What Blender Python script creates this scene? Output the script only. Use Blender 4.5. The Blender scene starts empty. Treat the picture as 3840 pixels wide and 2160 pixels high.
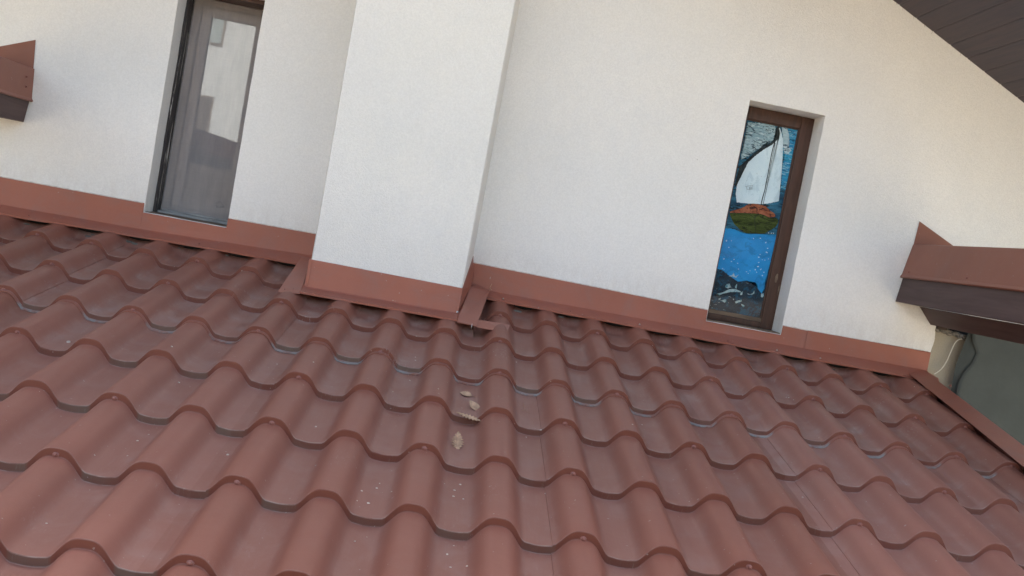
import bpy, bmesh, math, random
from mathutils import Vector, Matrix, noise

# ------------------------------------------------------------------ scene, camera, light
scene = bpy.context.scene
COL = scene.collection
PI = math.pi

cam_data = bpy.data.cameras.new("camera")
cam_data.sensor_width = 36.0
cam_data.lens = 4079.9 * 36.0 / 3840.0
cam_data.shift_x = -(2066.66 - 1920.0) / 3840.0
cam_data.shift_y = (1196.99 - 1080.0) / 3840.0
cam_data.clip_start = 0.05
cam_data.clip_end = 600.0
cam = bpy.data.objects.new("camera", cam_data)
COL.objects.link(cam)
_r = Vector((0.97951561, -0.07806233, 0.18562176)); _d = Vector((0.17901832, -0.08450906, -0.9802095)); _f = Vector((0.09220415, 0.9933602, -0.06880336))
cam.matrix_world = Matrix(((_r.x, -_d.x, -_f.x, -0.36534307), (_r.y, -_d.y, -_f.y, -2.94322807), (_r.z, -_d.z, -_f.z, 0.48724993), (0, 0, 0, 1)))
scene.camera = cam

SUN_EL, SUN_AZ = math.radians(38.0), math.radians(0.0)      # behind the house: the wall and the roof are in its shade
world = bpy.data.worlds.new("World"); scene.world = world; world.use_nodes = True
wn = world.node_tree.nodes; wl = world.node_tree.links
bg = wn["Background"]; bg.inputs[1].default_value = 0.13
sky = wn.new("ShaderNodeTexSky"); sky.sky_type = 'NISHITA'; sky.sun_disc = False
sky.sun_elevation = SUN_EL; sky.sun_rotation = SUN_AZ; sky.altitude = 200; sky.air_density = 1.0; sky.dust_density = 5.0; sky.ozone_density = 1.0
wl.new(sky.outputs[0], bg.inputs[0])

sun_d = bpy.data.lights.new("sun", 'SUN'); sun_d.energy = 3.2; sun_d.angle = math.radians(0.53); sun_d.color = (1.0, 0.95, 0.87)
sun = bpy.data.objects.new("sun", sun_d); COL.objects.link(sun)
_sd = Vector((math.sin(SUN_AZ) * math.cos(SUN_EL), math.cos(SUN_AZ) * math.cos(SUN_EL), math.sin(SUN_EL)))
sun.rotation_euler = _sd.to_track_quat('Z', 'Y').to_euler()
vs = scene.view_settings
vs.view_transform = 'Standard'; vs.look = 'None'; vs.gamma = 1.0; vs.use_curve_mapping = False
vs.exposure = 2.45
try:
    vs.use_white_balance = True; vs.white_balance_temperature = 8200; vs.white_balance_tint = 10
except Exception:
    pass

# ------------------------------------------------------------------ measured outlines, metres
PAINT={'clouds': [(0.6748, 1.1117), (0.7253, 1.1181), (0.783, 1.1259), (0.7905, 1.1112), (0.792, 1.0827), (0.7892, 1.0605), (0.7599, 1.0404), (0.7328, 1.0098), (0.7021, 0.9786), (0.6765, 0.9592), (0.6729, 0.9946), (0.6722, 1.034), (0.6726, 1.0772)], 'band': [(0.8014, 1.127), (0.7941, 1.1119), (0.7988, 1.0768), (0.787, 1.0529), (0.7485, 1.0237), (0.7214, 0.9932), (0.6986, 0.9599), (0.675, 0.9301), (0.6729, 0.8864), (0.6707, 0.8426), (0.68, 0.8516), (0.6929, 0.8975), (0.7075, 0.9526), (0.7367, 0.9908), (0.7674, 1.022), (0.7976, 1.047), (0.8124, 1.074), (0.8127, 1.0975)], 'rightsky': [(0.8123, 1.119), (0.8964, 1.1356), (0.8912, 0.9648), (0.886, 0.8731), (0.8605, 0.8791), (0.8455, 0.9776), (0.8368, 1.041), (0.8267, 1.0823)], 'rightwhite': [(0.8141, 1.1194), (0.8398, 1.1209), (0.8539, 1.0804), (0.8594, 1.0454), (0.873, 1.0336), (0.8544, 1.0155), (0.8408, 1.0273), (0.8299, 1.0721)], 'sail': [(0.8055, 1.1159), (0.8127, 1.1047), (0.8206, 1.0919), (0.8285, 1.0718), (0.8354, 1.0407), (0.8426, 0.9951), (0.851, 0.9425), (0.854, 0.9068), (0.8583, 0.8714), (0.8624, 0.825), (0.8333, 0.8121), (0.7985, 0.8), (0.7478, 0.7929), (0.6932, 0.7871), (0.6821, 0.8194), (0.6804, 0.8589), (0.6921, 0.9009), (0.7071, 0.9544), (0.7364, 0.9925), (0.7671, 1.0237), (0.7956, 1.0473), (0.812, 1.0758), (0.8127, 1.0939), (0.8041, 1.1102)], 'mast': [(0.7981, 1.0532), (0.795, 1.0184), (0.795, 0.975), (0.7962, 0.9319), (0.7962, 0.8957), (0.7966, 0.8595), (0.7938, 0.8227), (0.7933, 0.7979)], 'line2': [(0.8006, 1.0519), (0.8007, 1.0195), (0.8, 0.9832), (0.8001, 0.9543), (0.8019, 0.9185), (0.8023, 0.8824), (0.8024, 0.8534), (0.8017, 0.8206), (0.8017, 0.7988)], 'flag': [[(0.7187, 0.8583), (0.7448, 0.867)], [(0.7187, 0.8583), (0.7242, 0.8463)], [(0.7242, 0.8463), (0.746, 0.8523)], [(0.7309, 0.857), (0.7449, 0.8612)], [(0.7325, 0.8527), (0.7445, 0.856)], [(0.7316, 0.8572), (0.7342, 0.8483)]], 'deck': [(0.6712, 0.7456), (0.7089, 0.7648), (0.7254, 0.7752), (0.7411, 0.7891), (0.7623, 0.7949), (0.7918, 0.7962), (0.8147, 0.794), (0.8319, 0.7828), (0.8568, 0.7711), (0.8611, 0.761), (0.8381, 0.753), (0.7994, 0.7595), (0.7485, 0.7531), (0.7125, 0.7473), (0.6767, 0.7408)], 'hull': [(0.6716, 0.7384), (0.7124, 0.7476), (0.7485, 0.7534), (0.7994, 0.7595), (0.8382, 0.7527), (0.8655, 0.7564), (0.877, 0.7495), (0.878, 0.7413), (0.8708, 0.7217), (0.8521, 0.7036), (0.8298, 0.6847), (0.7936, 0.679), (0.7576, 0.6729), (0.7256, 0.6833), (0.6998, 0.7002), (0.685, 0.7184)], 'sea': [(0.6672, 0.6765), (0.6926, 0.6798), (0.7076, 0.679), (0.7426, 0.6718), (0.7577, 0.671), (0.8084, 0.6784), (0.859, 0.6872), (0.8827, 0.6903), (0.8833, 0.6692), (0.8802, 0.6211), (0.8782, 0.5767), (0.8765, 0.5214), (0.8737, 0.4988), (0.8759, 0.4699), (0.8702, 0.4431), (0.8521, 0.4581), (0.8358, 0.4826), (0.796, 0.4844), (0.7609, 0.4735), (0.7197, 0.4922), (0.6906, 0.507), (0.6655, 0.5114), (0.6666, 0.57)], 'flecks': [(0.6827, 0.6277), (0.6971, 0.6031), (0.7025, 0.6314), (0.8441, 0.6508), (0.856, 0.6293), (0.8539, 0.6125), (0.8579, 0.6114), (0.8305, 0.5989), (0.8272, 0.5873), (0.8439, 0.5795), (0.8542, 0.5803), (0.8316, 0.5662), (0.8298, 0.5476), (0.8324, 0.5499), (0.8232, 0.5342), (0.8306, 0.5257), (0.8447, 0.5393), (0.8479, 0.5418), (0.8602, 0.5312), (0.857, 0.5159), (0.6867, 0.5537), (0.7283, 0.5597), (0.7193, 0.5489), (0.7459, 0.5465), (0.7542, 0.5243), (0.7974, 0.514), (0.7888, 0.5197), (0.6892, 0.514), (0.6953, 0.5115), (0.7904, 0.6571), (0.8179, 0.6634), (0.8684, 0.5877), (0.8025, 0.526), (0.867, 0.6935), (0.858, 0.6918), (0.8469, 0.6915)], 'foam': [[(0.7186, 0.4884), (0.7341, 0.4949), (0.7373, 0.5065), (0.746, 0.4916), (0.7557, 0.4989), (0.7603, 0.5035), (0.7506, 0.487), (0.7352, 0.4896)], [(0.714, 0.4472), (0.7197, 0.4556), (0.7301, 0.4594), (0.7305, 0.4485), (0.7402, 0.4466), (0.7266, 0.4404), (0.7172, 0.4405)], [(0.7543, 0.451), (0.7593, 0.463), (0.7615, 0.4615), (0.7622, 0.4451), (0.7572, 0.446)], [(0.6845, 0.4088), (0.7086, 0.4187), (0.7312, 0.4358), (0.7561, 0.4422), (0.7755, 0.4384), (0.7878, 0.4334), (0.7694, 0.4318), (0.7406, 0.4265), (0.7096, 0.4134), (0.687, 0.3964), (0.6999, 0.4061)], [(0.7813, 0.4285), (0.7903, 0.4393), (0.7889, 0.428), (0.7905, 0.4239), (0.7828, 0.4214)], [(0.8084, 0.4335), (0.8218, 0.4323), (0.8319, 0.4378), (0.8365, 0.4515), (0.8391, 0.4391), (0.8295, 0.4311), (0.8148, 0.4299)], [(0.6974, 0.391), (0.7057, 0.3962), (0.7053, 0.3888), (0.6985, 0.3857)], [(0.71, 0.3841), (0.7215, 0.3918), (0.7295, 0.3932), (0.7302, 0.3823), (0.7241, 0.3794), (0.7158, 0.3833)], [(0.7666, 0.3909), (0.7765, 0.3971), (0.7918, 0.4047), (0.7944, 0.3978), (0.785, 0.3924), (0.7716, 0.3844)], [(0.7929, 0.3865), (0.8012, 0.3862), (0.8088, 0.3821), (0.8073, 0.3752), (0.7991, 0.3784)], [(0.8666, 0.4424), (0.8771, 0.4462), (0.8804, 0.4339), (0.8734, 0.4278), (0.8681, 0.4316)], [(0.7939, 0.4767), (0.8058, 0.4734), (0.8101, 0.4797), (0.8042, 0.472)], [(0.755, 0.4016), (0.7615, 0.401), (0.7599, 0.3962)]]}
LEAF=[(-0.2775, 0.2225), (-0.2507, 0.098), (-0.2661, 0.0002), (-0.2869, -0.1794)]
CHIPS=[(-1.0276, -0.051), (-0.9952, -0.5505), (-0.8021, -0.458), (-0.6036, -0.4538), (-0.9941, -0.4051), (-0.6428, -0.218), (-1.0836, 0.0447), (-1.0486, -0.6028), (-0.8251, 0.2102), (-1.0305, -0.8911), (-1.0049, -0.452), (-0.7148, 0.124), (-0.4438, 0.4437), (-0.359, 0.0662), (-0.4831, 0.1227), (-0.4456, 0.2724), (-0.4522, -0.4797), (-0.4554, -0.5095), (-0.4893, -0.6087), (-0.4864, -0.5486), (-0.4646, -0.604), (-0.421, -0.5362), (-0.2806, -0.4455), (-0.2688, -0.4033), (-0.2819, -0.4837), (-0.259, -0.493), (-0.1003, -0.0153), (-0.0625, 0.0032), (-0.1183, -0.422), (-0.0618, -0.3768), (-0.4713, -0.7655), (-0.4499, -0.7343), (-0.2701, -0.7085), (-0.2822, -0.7558), (-0.2729, -0.8129), (-0.2405, -0.8084), (0.1952, 0.0585), (0.2576, 0.2406), (-0.1198, 0.6449), (-0.3065, -0.4225), (0.8561, 0.7706), (0.8613, 0.7307), (0.8495, 0.777), (0.8514, 0.385), (1.4389, 1.0904), (1.4228, 0.8671), (0.6589, -0.1127), (1.0336, 0.7063), (-1.3674, 0.0954), (-1.2648, -0.3599), (-0.4603, 0.6892), (-0.4464, 0.4846)]
TWIG=[(-0.1043, 0.2418), (-0.1127, 0.1516), (-0.1031, 0.1754), (-0.0884, 0.145)]
LSTRIP=[[-0.9485, 1.215, 0.2627], [-0.9143, 1.215, 0.262], [-0.8789, 0.915, 0.1769], [-0.876, 0.7991, 0.1591], [-0.9467, 0.7799, 0.1536]]
RPLATE=[[-0.3164, 1.278, 0.3825], [-0.3371, 0.917, 0.2729], [-0.3374, 0.917, 0.1798], [-0.3068, 1.17, 0.2645], [-0.3017, 1.278, 0.3024]]
RFLOOR=[[-0.3374, 0.917, 0.1798], [-0.3361, 0.7978, 0.1588], [-0.2682, 0.7991, 0.157], [-0.231, 1.225, 0.2618], [-0.2892, 1.276, 0.2733], [-0.3068, 1.17, 0.2645]]
TAIL=[[-0.33, 0.8276, 0.1601], [-0.2652, 0.8746, 0.1726], [-0.2339, 0.8863, 0.1746], [-0.1488, 0.9043, 0.1738], [-0.1586, 0.8111, 0.1551], [-0.226, 0.8008, 0.1533], [-0.2675, 0.8113, 0.1541], [-0.3336, 0.8154, 0.1549]]
VERGE_IN=[[1.4597, 1.1253, 0.2235], [1.4694, 0.933, 0.1891], [1.4748, 0.6644, 0.1411], [1.4779, 0.3425, 0.0836]]
RAG=[[1.4895, 1.28, 0.511], [1.5221, 1.28, 0.4864], [1.5639, 1.28, 0.4711], [1.5604, 1.28, 0.4311], [1.565, 1.28, 0.3848], [1.5601, 1.28, 0.34]]
CABLE=[[1.7026, 1.295, 0.4154], [1.6869, 1.295, 0.4159], [1.6706, 1.295, 0.4112], [1.6578, 1.295, 0.3989], [1.6504, 1.295, 0.3774], [1.6445, 1.295, 0.3496], [1.6386, 1.295, 0.3217], [1.6293, 1.295, 0.2932], [1.6179, 1.295, 0.2743], [1.598, 1.295, 0.2547]]
TARP_L=[[1.6876, 1.25, 0.4389], [1.683, 1.25, 0.3983], [1.6731, 1.25, 0.3501], [1.6673, 1.25, 0.2992], [1.6682, 1.25, 0.2494], [1.6706, 1.25, 0.1998]]
TARP_F=[[1.6924, 1.24, 0.4342], [1.7078, 1.24, 0.4039], [1.736, 1.24, 0.3626], [1.7209, 1.24, 0.33], [1.701, 1.24, 0.2966], [1.6869, 1.24, 0.2675], [1.682, 1.24, 0.2433], [1.6828, 1.24, 0.1935]]

# ------------------------------------------------------------------ helpers
def link(o, parent=None):
    COL.objects.link(o)
    if parent is not None: o.parent = parent
    return o

def tag(o, label=None, cat=None, group=None, kind=None):
    if label: o['label'] = label
    if cat: o['category'] = cat
    if group: o['group'] = group
    if kind: o['kind'] = kind
    return o

def thing(name, label, cat, group=None):
    return tag(link(bpy.data.objects.new(name, None)), label, cat, group)

def mesh(name, V, F, mat, parent=None, smooth=False, mats=None, fm=None, attrs=None, sharp=None):
    me = bpy.data.meshes.new(name)
    me.from_pydata([tuple(v) for v in V], [], F)
    for m in (mats or [mat]): me.materials.append(m)
    if fm:
        for p, i in zip(me.polygons, fm): p.material_index = i
    if smooth:
        for p in me.polygons: p.use_smooth = True
    if attrs:
        for k, vals in attrs.items():
            a = me.attributes.new(k, 'FLOAT', 'POINT'); a.data.foreach_set('value', vals)
    me.validate(); me.update()
    if sharp: 
        try: me.set_sharp_from_angle(angle=math.radians(sharp))
        except Exception: pass
    return link(bpy.data.objects.new(name, me), parent)

def from_bm(name, bm, mat, parent=None, bevel=0.0, smooth=False, seg=2):
    if bevel > 0:
        bmesh.ops.bevel(bm, geom=list(bm.edges), offset=bevel, segments=seg, affect='EDGES', profile=0.6, clamp_overlap=True)
    bmesh.ops.recalc_face_normals(bm, faces=bm.faces)
    me = bpy.data.meshes.new(name); bm.to_mesh(me); bm.free()
    me.materials.append(mat)
    if smooth:
        for p in me.polygons: p.use_smooth = True
    return link(bpy.data.objects.new(name, me), parent)

def bm_box(bm, x0, x1, y0, y1, z0, z1):
    vs = [bm.verts.new(p) for p in ((x0,y0,z0),(x1,y0,z0),(x1,y1,z0),(x0,y1,z0),(x0,y0,z1),(x1,y0,z1),(x1,y1,z1),(x0,y1,z1))]
    for f in ((0,3,2,1),(4,5,6,7),(0,1,5,4),(1,2,6,5),(2,3,7,6),(3,0,4,7)): bm.faces.new([vs[i] for i in f])
    return vs

def box(name, x0, x1, y0, y1, z0, z1, mat, parent=None, bevel=0.0):
    bm = bmesh.new(); bm_box(bm, x0, x1, y0, y1, z0, z1)
    return from_bm(name, bm, mat, parent, bevel)

def prism(name, pts, vec, mat, parent=None, bevel=0.0):
    """closed polygon (3D points) swept by vec"""
    bm = bmesh.new(); v = Vector(vec)
    a = [bm.verts.new(Vector(p)) for p in pts]; b = [bm.verts.new(Vector(p) + v) for p in pts]
    bm.faces.new(a); bm.faces.new(b[::-1]); n = len(pts)
    for i in range(n): bm.faces.new((a[i], b[i], b[(i+1) % n], a[(i+1) % n]))
    return from_bm(name, bm, mat, parent, bevel)

def tube(name, pts, rad, mat, parent=None, n=8):
    P = [Vector(p) for p in pts]; V = []; F = []
    for i, p in enumerate(P):
        t = (P[min(i+1, len(P)-1)] - P[max(i-1, 0)]).normalized()
        s = t.cross(Vector((0.3, -1, 0.2))).normalized(); u = t.cross(s)
        r = rad[i] if isinstance(rad, (list, tuple)) else rad
        for k in range(n):
            a = 2*PI*k/n; V.append(p + (s*math.cos(a) + u*math.sin(a))*r)
    for i in range(len(P)-1):
        for k in range(n): F.append((i*n+k, i*n+(k+1) % n, (i+1)*n+(k+1) % n, (i+1)*n+k))
    F.append(tuple(range(n))[::-1]); F.append(tuple((len(P)-1)*n+k for k in range(n)))
    return mesh(name, V, F, mat, parent, smooth=True)

def spline(pts, m=6):
    P = [Vector(p) for p in pts]; out = []
    for i in range(len(P)-1):
        a = P[max(i-1,0)]; b = P[i]; c = P[i+1]; d = P[min(i+2,len(P)-1)]
        for k in range(m):
            t = k/m
            out.append(0.5*((2*b)+(c-a)*t+(2*a-5*b+4*c-d)*t*t+(3*b-a-3*c+d)*t**3))
    out.append(P[-1]); return out

def sheet(name, rows, mat, parent=None, thick=0.0007, smooth=False):
    """thin bent metal sheet: rows = list of polylines of equal length; a second skin behind it, rims closed"""
    R = len(rows); Cn = len(rows[0]); V = []; F = []
    for r in rows:
        V += [Vector(p) for p in r]
    nrm = []
    for i in range(R):
        for j in range(Cn):
            a = V[min(i+1,R-1)*Cn+j] - V[max(i-1,0)*Cn+j]; b = V[i*Cn+min(j+1,Cn-1)] - V[i*Cn+max(j-1,0)]
            n = a.cross(b); nrm.append(n.normalized() if n.length > 1e-9 else Vector((0,-1,0)))
    N = len(V)
    V += [V[k] + nrm[k]*thick for k in range(N)]
    idx = lambda i, j, l=0: l*N + i*Cn + j
    for i in range(R-1):
        for j in range(Cn-1):
            F.append((idx(i,j), idx(i,j+1), idx(i+1,j+1), idx(i+1,j)))
            F.append((idx(i,j,1), idx(i+1,j,1), idx(i+1,j+1,1), idx(i,j+1,1)))
    for j in range(Cn-1):
        F.append((idx(0,j), idx(0,j,1), idx(0,j+1,1), idx(0,j+1))); F.append((idx(R-1,j), idx(R-1,j+1), idx(R-1,j+1,1), idx(R-1,j,1)))
    for i in range(R-1):
        F.append((idx(i,0), idx(i+1,0), idx(i+1,0,1), idx(i,0,1))); F.append((idx(i,Cn-1), idx(i,Cn-1,1), idx(i+1,Cn-1,1), idx(i+1,Cn-1)))
    return mesh(name, V, F, mat, parent, smooth=smooth, sharp=25 if smooth else None)

def lerp(a, b, t): return a + (b-a)*t
def interp(tab, x):
    if x <= tab[0][0]: return tab[0][1]
    for (a, b), (c, d) in zip(tab, tab[1:]):
        if x <= c: return lerp(b, d, (x-a)/(c-a))
    return tab[-1][1]

# ------------------------------------------------------------------ materials
class NT:
    def __init__(s, name):
        s.m = bpy.data.materials.new(name); s.m.use_nodes = True; s.t = s.m.node_tree
        s.b = s.t.nodes["Principled BSDF"]; s.out = s.t.nodes["Material Output"]
    def n(s, ty, **k):
        nd = s.t.nodes.new(ty)
        for a, v in k.items(): setattr(nd, a, v)
        return nd
    def l(s, a, b): s.t.links.new(a, b)
    def coord(s, scale=(1,1,1), rot=(0,0,0)):
        if not hasattr(s, 'g'): s.g = s.n("ShaderNodeNewGeometry")
        mp = s.n("ShaderNodeMapping"); mp.inputs['Scale'].default_value = scale; mp.inputs['Rotation'].default_value = rot
        s.l(s.g.outputs['Position'], mp.inputs['Vector']); return mp.outputs[0]
    def noise(s, scale, detail=4, rough=0.55, vec=None, lo=None, hi=None, dist=0.0):
        t = s.n("ShaderNodeTexNoise"); t.inputs['Scale'].default_value = scale; t.inputs['Detail'].default_value = detail
        t.inputs['Roughness'].default_value = rough; t.inputs['Distortion'].default_value = dist
        s.l(vec or s.coord(), t.inputs['Vector']); o = t.outputs[0]
        return s.ramp(o, lo, hi) if lo is not None else o
    def ramp(s, o, lo, hi, a=0.0, b=1.0):
        r = s.n("ShaderNodeMapRange"); r.interpolation_type = 'SMOOTHSTEP'
        r.inputs[1].default_value = lo; r.inputs[2].default_value = hi; r.inputs[3].default_value = a; r.inputs[4].default_value = b
        s.l(o, r.inputs[0]); return r.outputs[0]
    def math(s, op, a, b=None, clamp=False):
        m = s.n("ShaderNodeMath", operation=op); m.use_clamp = clamp
        for i, v in enumerate((a, b)):
            if v is None: continue
            if isinstance(v, (int, float)): m.inputs[i].default_value = v
            else: s.l(v, m.inputs[i])
        return m.outputs[0]
    def mix(s, fac, a, b, blend='MIX'):
        m = s.n("ShaderNodeMix", data_type='RGBA', blend_type=blend)
        if isinstance(fac, (int, float)): m.inputs[0].default_value = fac
        else: s.l(fac, m.inputs[0])
        for i, v in ((6, a), (7, b)):
            if isinstance(v, tuple): m.inputs[i].default_value = (*v, 1)
            else: s.l(v, m.inputs[i])
        return m.outputs[2]
    def attr(s, name):
        a = s.n("ShaderNodeAttribute"); a.attribute_name = name; return a.outputs['Fac']
    def bump(s, h, strength, dist, prev=None):
        b = s.n("ShaderNodeBump"); b.inputs['Strength'].default_value = strength; b.inputs['Distance'].default_value = dist
        s.l(h, b.inputs['Height'])
        if prev: s.l(prev, b.inputs['Normal'])
        return b.outputs[0]
    def fin(s, col=None, rough=None, nrm=None, spec=None, metal=None):
        for k, v in (('Base Color', col), ('Roughness', rough), ('Specular IOR Level', spec), ('Metallic', metal)):
            if v is None: continue
            if isinstance(v, tuple): s.b.inputs[k].default_value = (*v, 1)
            elif isinstance(v, (int, float)): s.b.inputs[k].default_value = v
            else: s.l(v, s.b.inputs[k])
        if nrm: s.l(nrm, s.b.inputs['Normal'])
        return s.m

def plaster(name, base, warm, grey, grain=1.0):
    k = NT(name)
    big = k.noise(1.6, 3, 0.5, lo=0.38, hi=0.66)
    mid = k.noise(6.0, 4, 0.6, lo=0.35, hi=0.75)
    c = k.mix(big, base, warm); c = k.mix(k.math('MULTIPLY', mid, 0.5), c, grey)
    gr = k.noise(170, 3, 0.7); sp = k.ramp(gr, 0.25, 0.75, 0.94, 1.04)
    m = k.n("ShaderNodeMix", data_type='RGBA', blend_type='MULTIPLY'); m.inputs[0].default_value = 1.0
    k.l(c, m.inputs[6]); cc = k.n("ShaderNodeCombineColor"); [k.l(sp, cc.inputs[i]) for i in range(3)]; k.l(cc.outputs[0], m.inputs[7])
    vor = k.n("ShaderNodeTexVoronoi"); vor.inputs['Scale'].default_value = 210; k.l(k.coord(), vor.inputs['Vector'])
    h = k.math('ADD', k.math('MULTIPLY', vor.outputs[0], 0.5), k.noise(330, 2, 0.6))
    spots = k.ramp(k.noise(38, 2, 0.5), 0.80, 0.84, 0, 0.6)
    c2 = k.mix(spots, m.outputs[2], (0.25, 0.22, 0.19))
    if name == 'wall_plaster':
        sp_ = k.n("ShaderNodeSeparateXYZ"); k.coord(); k.l(k.g.outputs['Position'], sp_.inputs[0])
        low = k.math('MULTIPLY', k.ramp(sp_.outputs[2], 0.46, 0.34), k.noise(1.0, 5, 0.7, vec=k.coord((40, 40, 12)), lo=0.35, hi=0.75))
        c2 = k.mix(k.math('MULTIPLY', low, 0.20), c2, (0.50, 0.40, 0.34))
        run = k.noise(1.0, 5, 0.65, vec=k.coord((22, 22, 1.6)), lo=0.50, hi=0.85)
        c2 = k.mix(k.math('MULTIPLY', run, 0.05), c2, (0.52, 0.50, 0.46))
    return k.fin(c2, 0.92, k.bump(h, 0.55*grain, 0.0022), spec=0.2)

def red_metal(name, c1=(0.165,0.054,0.042), c2=(0.135,0.046,0.036), rough=0.42, tile=False, dust=0.5):
    k = NT(name)
    c = k.mix(k.noise(2.3, 4, 0.6, lo=0.3, hi=0.7), c1, c2)
    fine = k.noise(420, 2, 0.7, lo=0.2, hi=0.8)
    c = k.mix(k.math('MULTIPLY', fine, 0.18), c, tuple(min(1, x*1.6) for x in c1))
    cloudy = k.noise(9, 6, 0.68, lo=0.42, hi=0.78, dist=0.6)
    brushed = k.noise(1.0, 5, 0.7, vec=k.coord((120, 14, 14), (0, 0, 0.35)), lo=0.5, hi=0.8)
    rg = rough
    if tile:
        wv = k.attr('wave'); ris = k.attr('riser'); lap = k.attr('lapped')
        valley = k.ramp(wv, 0.55, 0.0)
        up = k.attr('upslope')
        d = k.math('MULTIPLY', k.math('ADD', k.math('MULTIPLY', valley, 0.75), 0.12), k.math('ADD', k.math('MULTIPLY', cloudy, 0.8), k.math('MULTIPLY', brushed, 0.45)), clamp=True)
        d = k.math('MULTIPLY', d, k.ramp(ris, 0.8, 0.2))
        d = k.math('MULTIPLY', k.math('MULTIPLY', d, dust), k.attr('dirt'))
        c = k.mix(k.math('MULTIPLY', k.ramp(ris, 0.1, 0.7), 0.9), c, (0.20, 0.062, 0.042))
        film = k.math('MULTIPLY', k.ramp(ris, 0.5, 0.1), k.math('ADD', k.math('MULTIPLY', valley, 0.10), 0.10))
        c = k.mix(film, c, (0.44, 0.30, 0.25))
        c = k.mix(d, c, (0.45, 0.34, 0.30))
        # wiped, scuffed places
        scf = k.math('MULTIPLY', k.noise(5.0, 3, 0.5, lo=0.58, hi=0.75), k.noise(1.0, 4, 0.75, vec=k.coord((190, 45, 45), (0, 0, -0.7)), lo=0.55, hi=0.7))
        c = k.mix(k.math('MULTIPLY', k.math('MULTIPLY', scf, 0.5), k.attr('dirt')), c, (0.52, 0.46, 0.45))
        # grey-green dirt on the steps of the valleys
        v2 = k.ramp(wv, 0.16, 0.0)
        st = k.math('MULTIPLY', k.math('MULTIPLY', v2, ris), k.noise(4.0, 3, 0.6, lo=0.30, hi=0.62))
        st = k.math('MULTIPLY', st, k.attr('stain'))
        c = k.mix(st, c, (0.17, 0.135, 0.105))
        drip = k.math('MULTIPLY', k.math('MULTIPLY', v2, ris), k.noise(1.0, 5, 0.8, vec=k.coord((260, 60, 25)), lo=0.58, hi=0.72))
        c = k.mix(k.math('MULTIPLY', drip, 0.45), c, (0.33, 0.31, 0.24))
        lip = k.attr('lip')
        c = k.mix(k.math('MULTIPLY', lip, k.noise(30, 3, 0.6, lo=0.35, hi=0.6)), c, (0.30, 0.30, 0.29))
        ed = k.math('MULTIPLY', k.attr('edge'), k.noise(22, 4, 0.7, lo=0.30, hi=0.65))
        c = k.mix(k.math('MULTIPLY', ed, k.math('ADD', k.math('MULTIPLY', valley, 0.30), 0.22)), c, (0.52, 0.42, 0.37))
        tn = k.n("ShaderNodeHueSaturation"); k.l(k.ramp(k.attr('tone'), 0, 1, 0.90, 1.10), tn.inputs['Value']); k.l(k.ramp(k.attr('tone'), 0, 1, 1.04, 0.95), tn.inputs['Saturation']); k.l(c, tn.inputs['Color']); c = tn.outputs[0]
        rg = k.ramp(d, 0, 0.5, rough, rough+0.22)
    else:
        d = k.math('MULTIPLY', cloudy, dust)
        c = k.mix(d, c, (0.24, 0.16, 0.155))
    specks = k.math('GREATER_THAN', k.noise(95, 1, 0.4), 0.79)
    c = k.mix(k.math('MULTIPLY', specks, 0.5), c, (0.45, 0.38, 0.35))
    b = k.bump(k.noise(26, 3, 0.5), 0.10, 0.004)
    b = k.bump(k.noise(700, 2, 0.6), 0.10, 0.0008, b)
    return k.fin(c, rg, b, spec=0.36)

def wood(name, c1, c2, axis=(3, 40, 40), rough=0.6, worn=None):
    k = NT(name)
    g = k.noise(1.0, 6, 0.65, vec=k.coord(axis), lo=0.3, hi=0.7, dist=0.4)
    c = k.mix(g, c1, c2)
    if worn: c = k.mix(k.noise(1.0, 5, 0.7, vec=k.coord(tuple(a*0.7 for a in axis)), lo=worn[1], hi=worn[1]+0.06), c, worn[0])
    return k.fin(c, rough, k.bump(g, 0.35, 0.0015), spec=0.35)

def plain(name, col, rough=0.6, vary=0.25, scale=12, bump=0.2, metal=0.0, spec=0.4):
    k = NT(name)
    c = k.mix(k.noise(scale, 5, 0.6, lo=0.3, hi=0.7), tuple(x*(1-vary) for x in col), tuple(min(1, x*(1+vary)) for x in col))
    return k.fin(c, rough, k.bump(k.noise(scale*6, 3, 0.6), bump, 0.002), spec=spec, metal=metal)

M = {}
M['wall'] = plaster('wall_plaster', (0.83, 0.82, 0.80), (0.83, 0.816, 0.785), (0.79, 0.788, 0.775))
M['chim'] = plaster('chimney_plaster', (0.80, 0.788, 0.758), (0.80, 0.785, 0.74), (0.75, 0.745, 0.725), 1.4)
M['beige'] = plaster('old_render', (0.42, 0.37, 0.29), (0.50, 0.43, 0.32), (0.36, 0.34, 0.30))
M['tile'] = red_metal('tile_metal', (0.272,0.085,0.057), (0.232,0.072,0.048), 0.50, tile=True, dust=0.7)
M['flash'] = red_metal('flashing_metal', (0.36,0.120,0.082), (0.315,0.103,0.070), 0.45, dust=0.34)
M['clad'] = red_metal('cladding_metal', (0.27,0.100,0.068), (0.225,0.084,0.057), 0.5, dust=0.12)
M['screw'] = red_metal('screw_paint', (0.27,0.10,0.08), (0.23,0.085,0.068), 0.35, dust=0.2)
M['zinc'] = plain('zinc', (0.62, 0.6, 0.58), 0.3, metal=0.8)
M['timber'] = wood('dark_timber', (0.065,0.036,0.035), (0.10,0.060,0.056), (30, 2.0, 30), 0.6)
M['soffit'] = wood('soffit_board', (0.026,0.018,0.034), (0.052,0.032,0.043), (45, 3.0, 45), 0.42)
M['frame'] = wood('window_wood', (0.058,0.026,0.018), (0.090,0.040,0.027), (60, 60, 5), 0.42, worn=((0.26,0.18,0.12), 0.72))
M['bead'] = wood('weathered_bead', (0.10,0.065,0.045), (0.24,0.17,0.12), (6, 60, 60), 0.7)
M['pale'] = wood('pale_weathered_wood', (0.20,0.20,0.20), (0.42,0.43,0.43), (5, 60, 60), 0.8)
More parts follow.
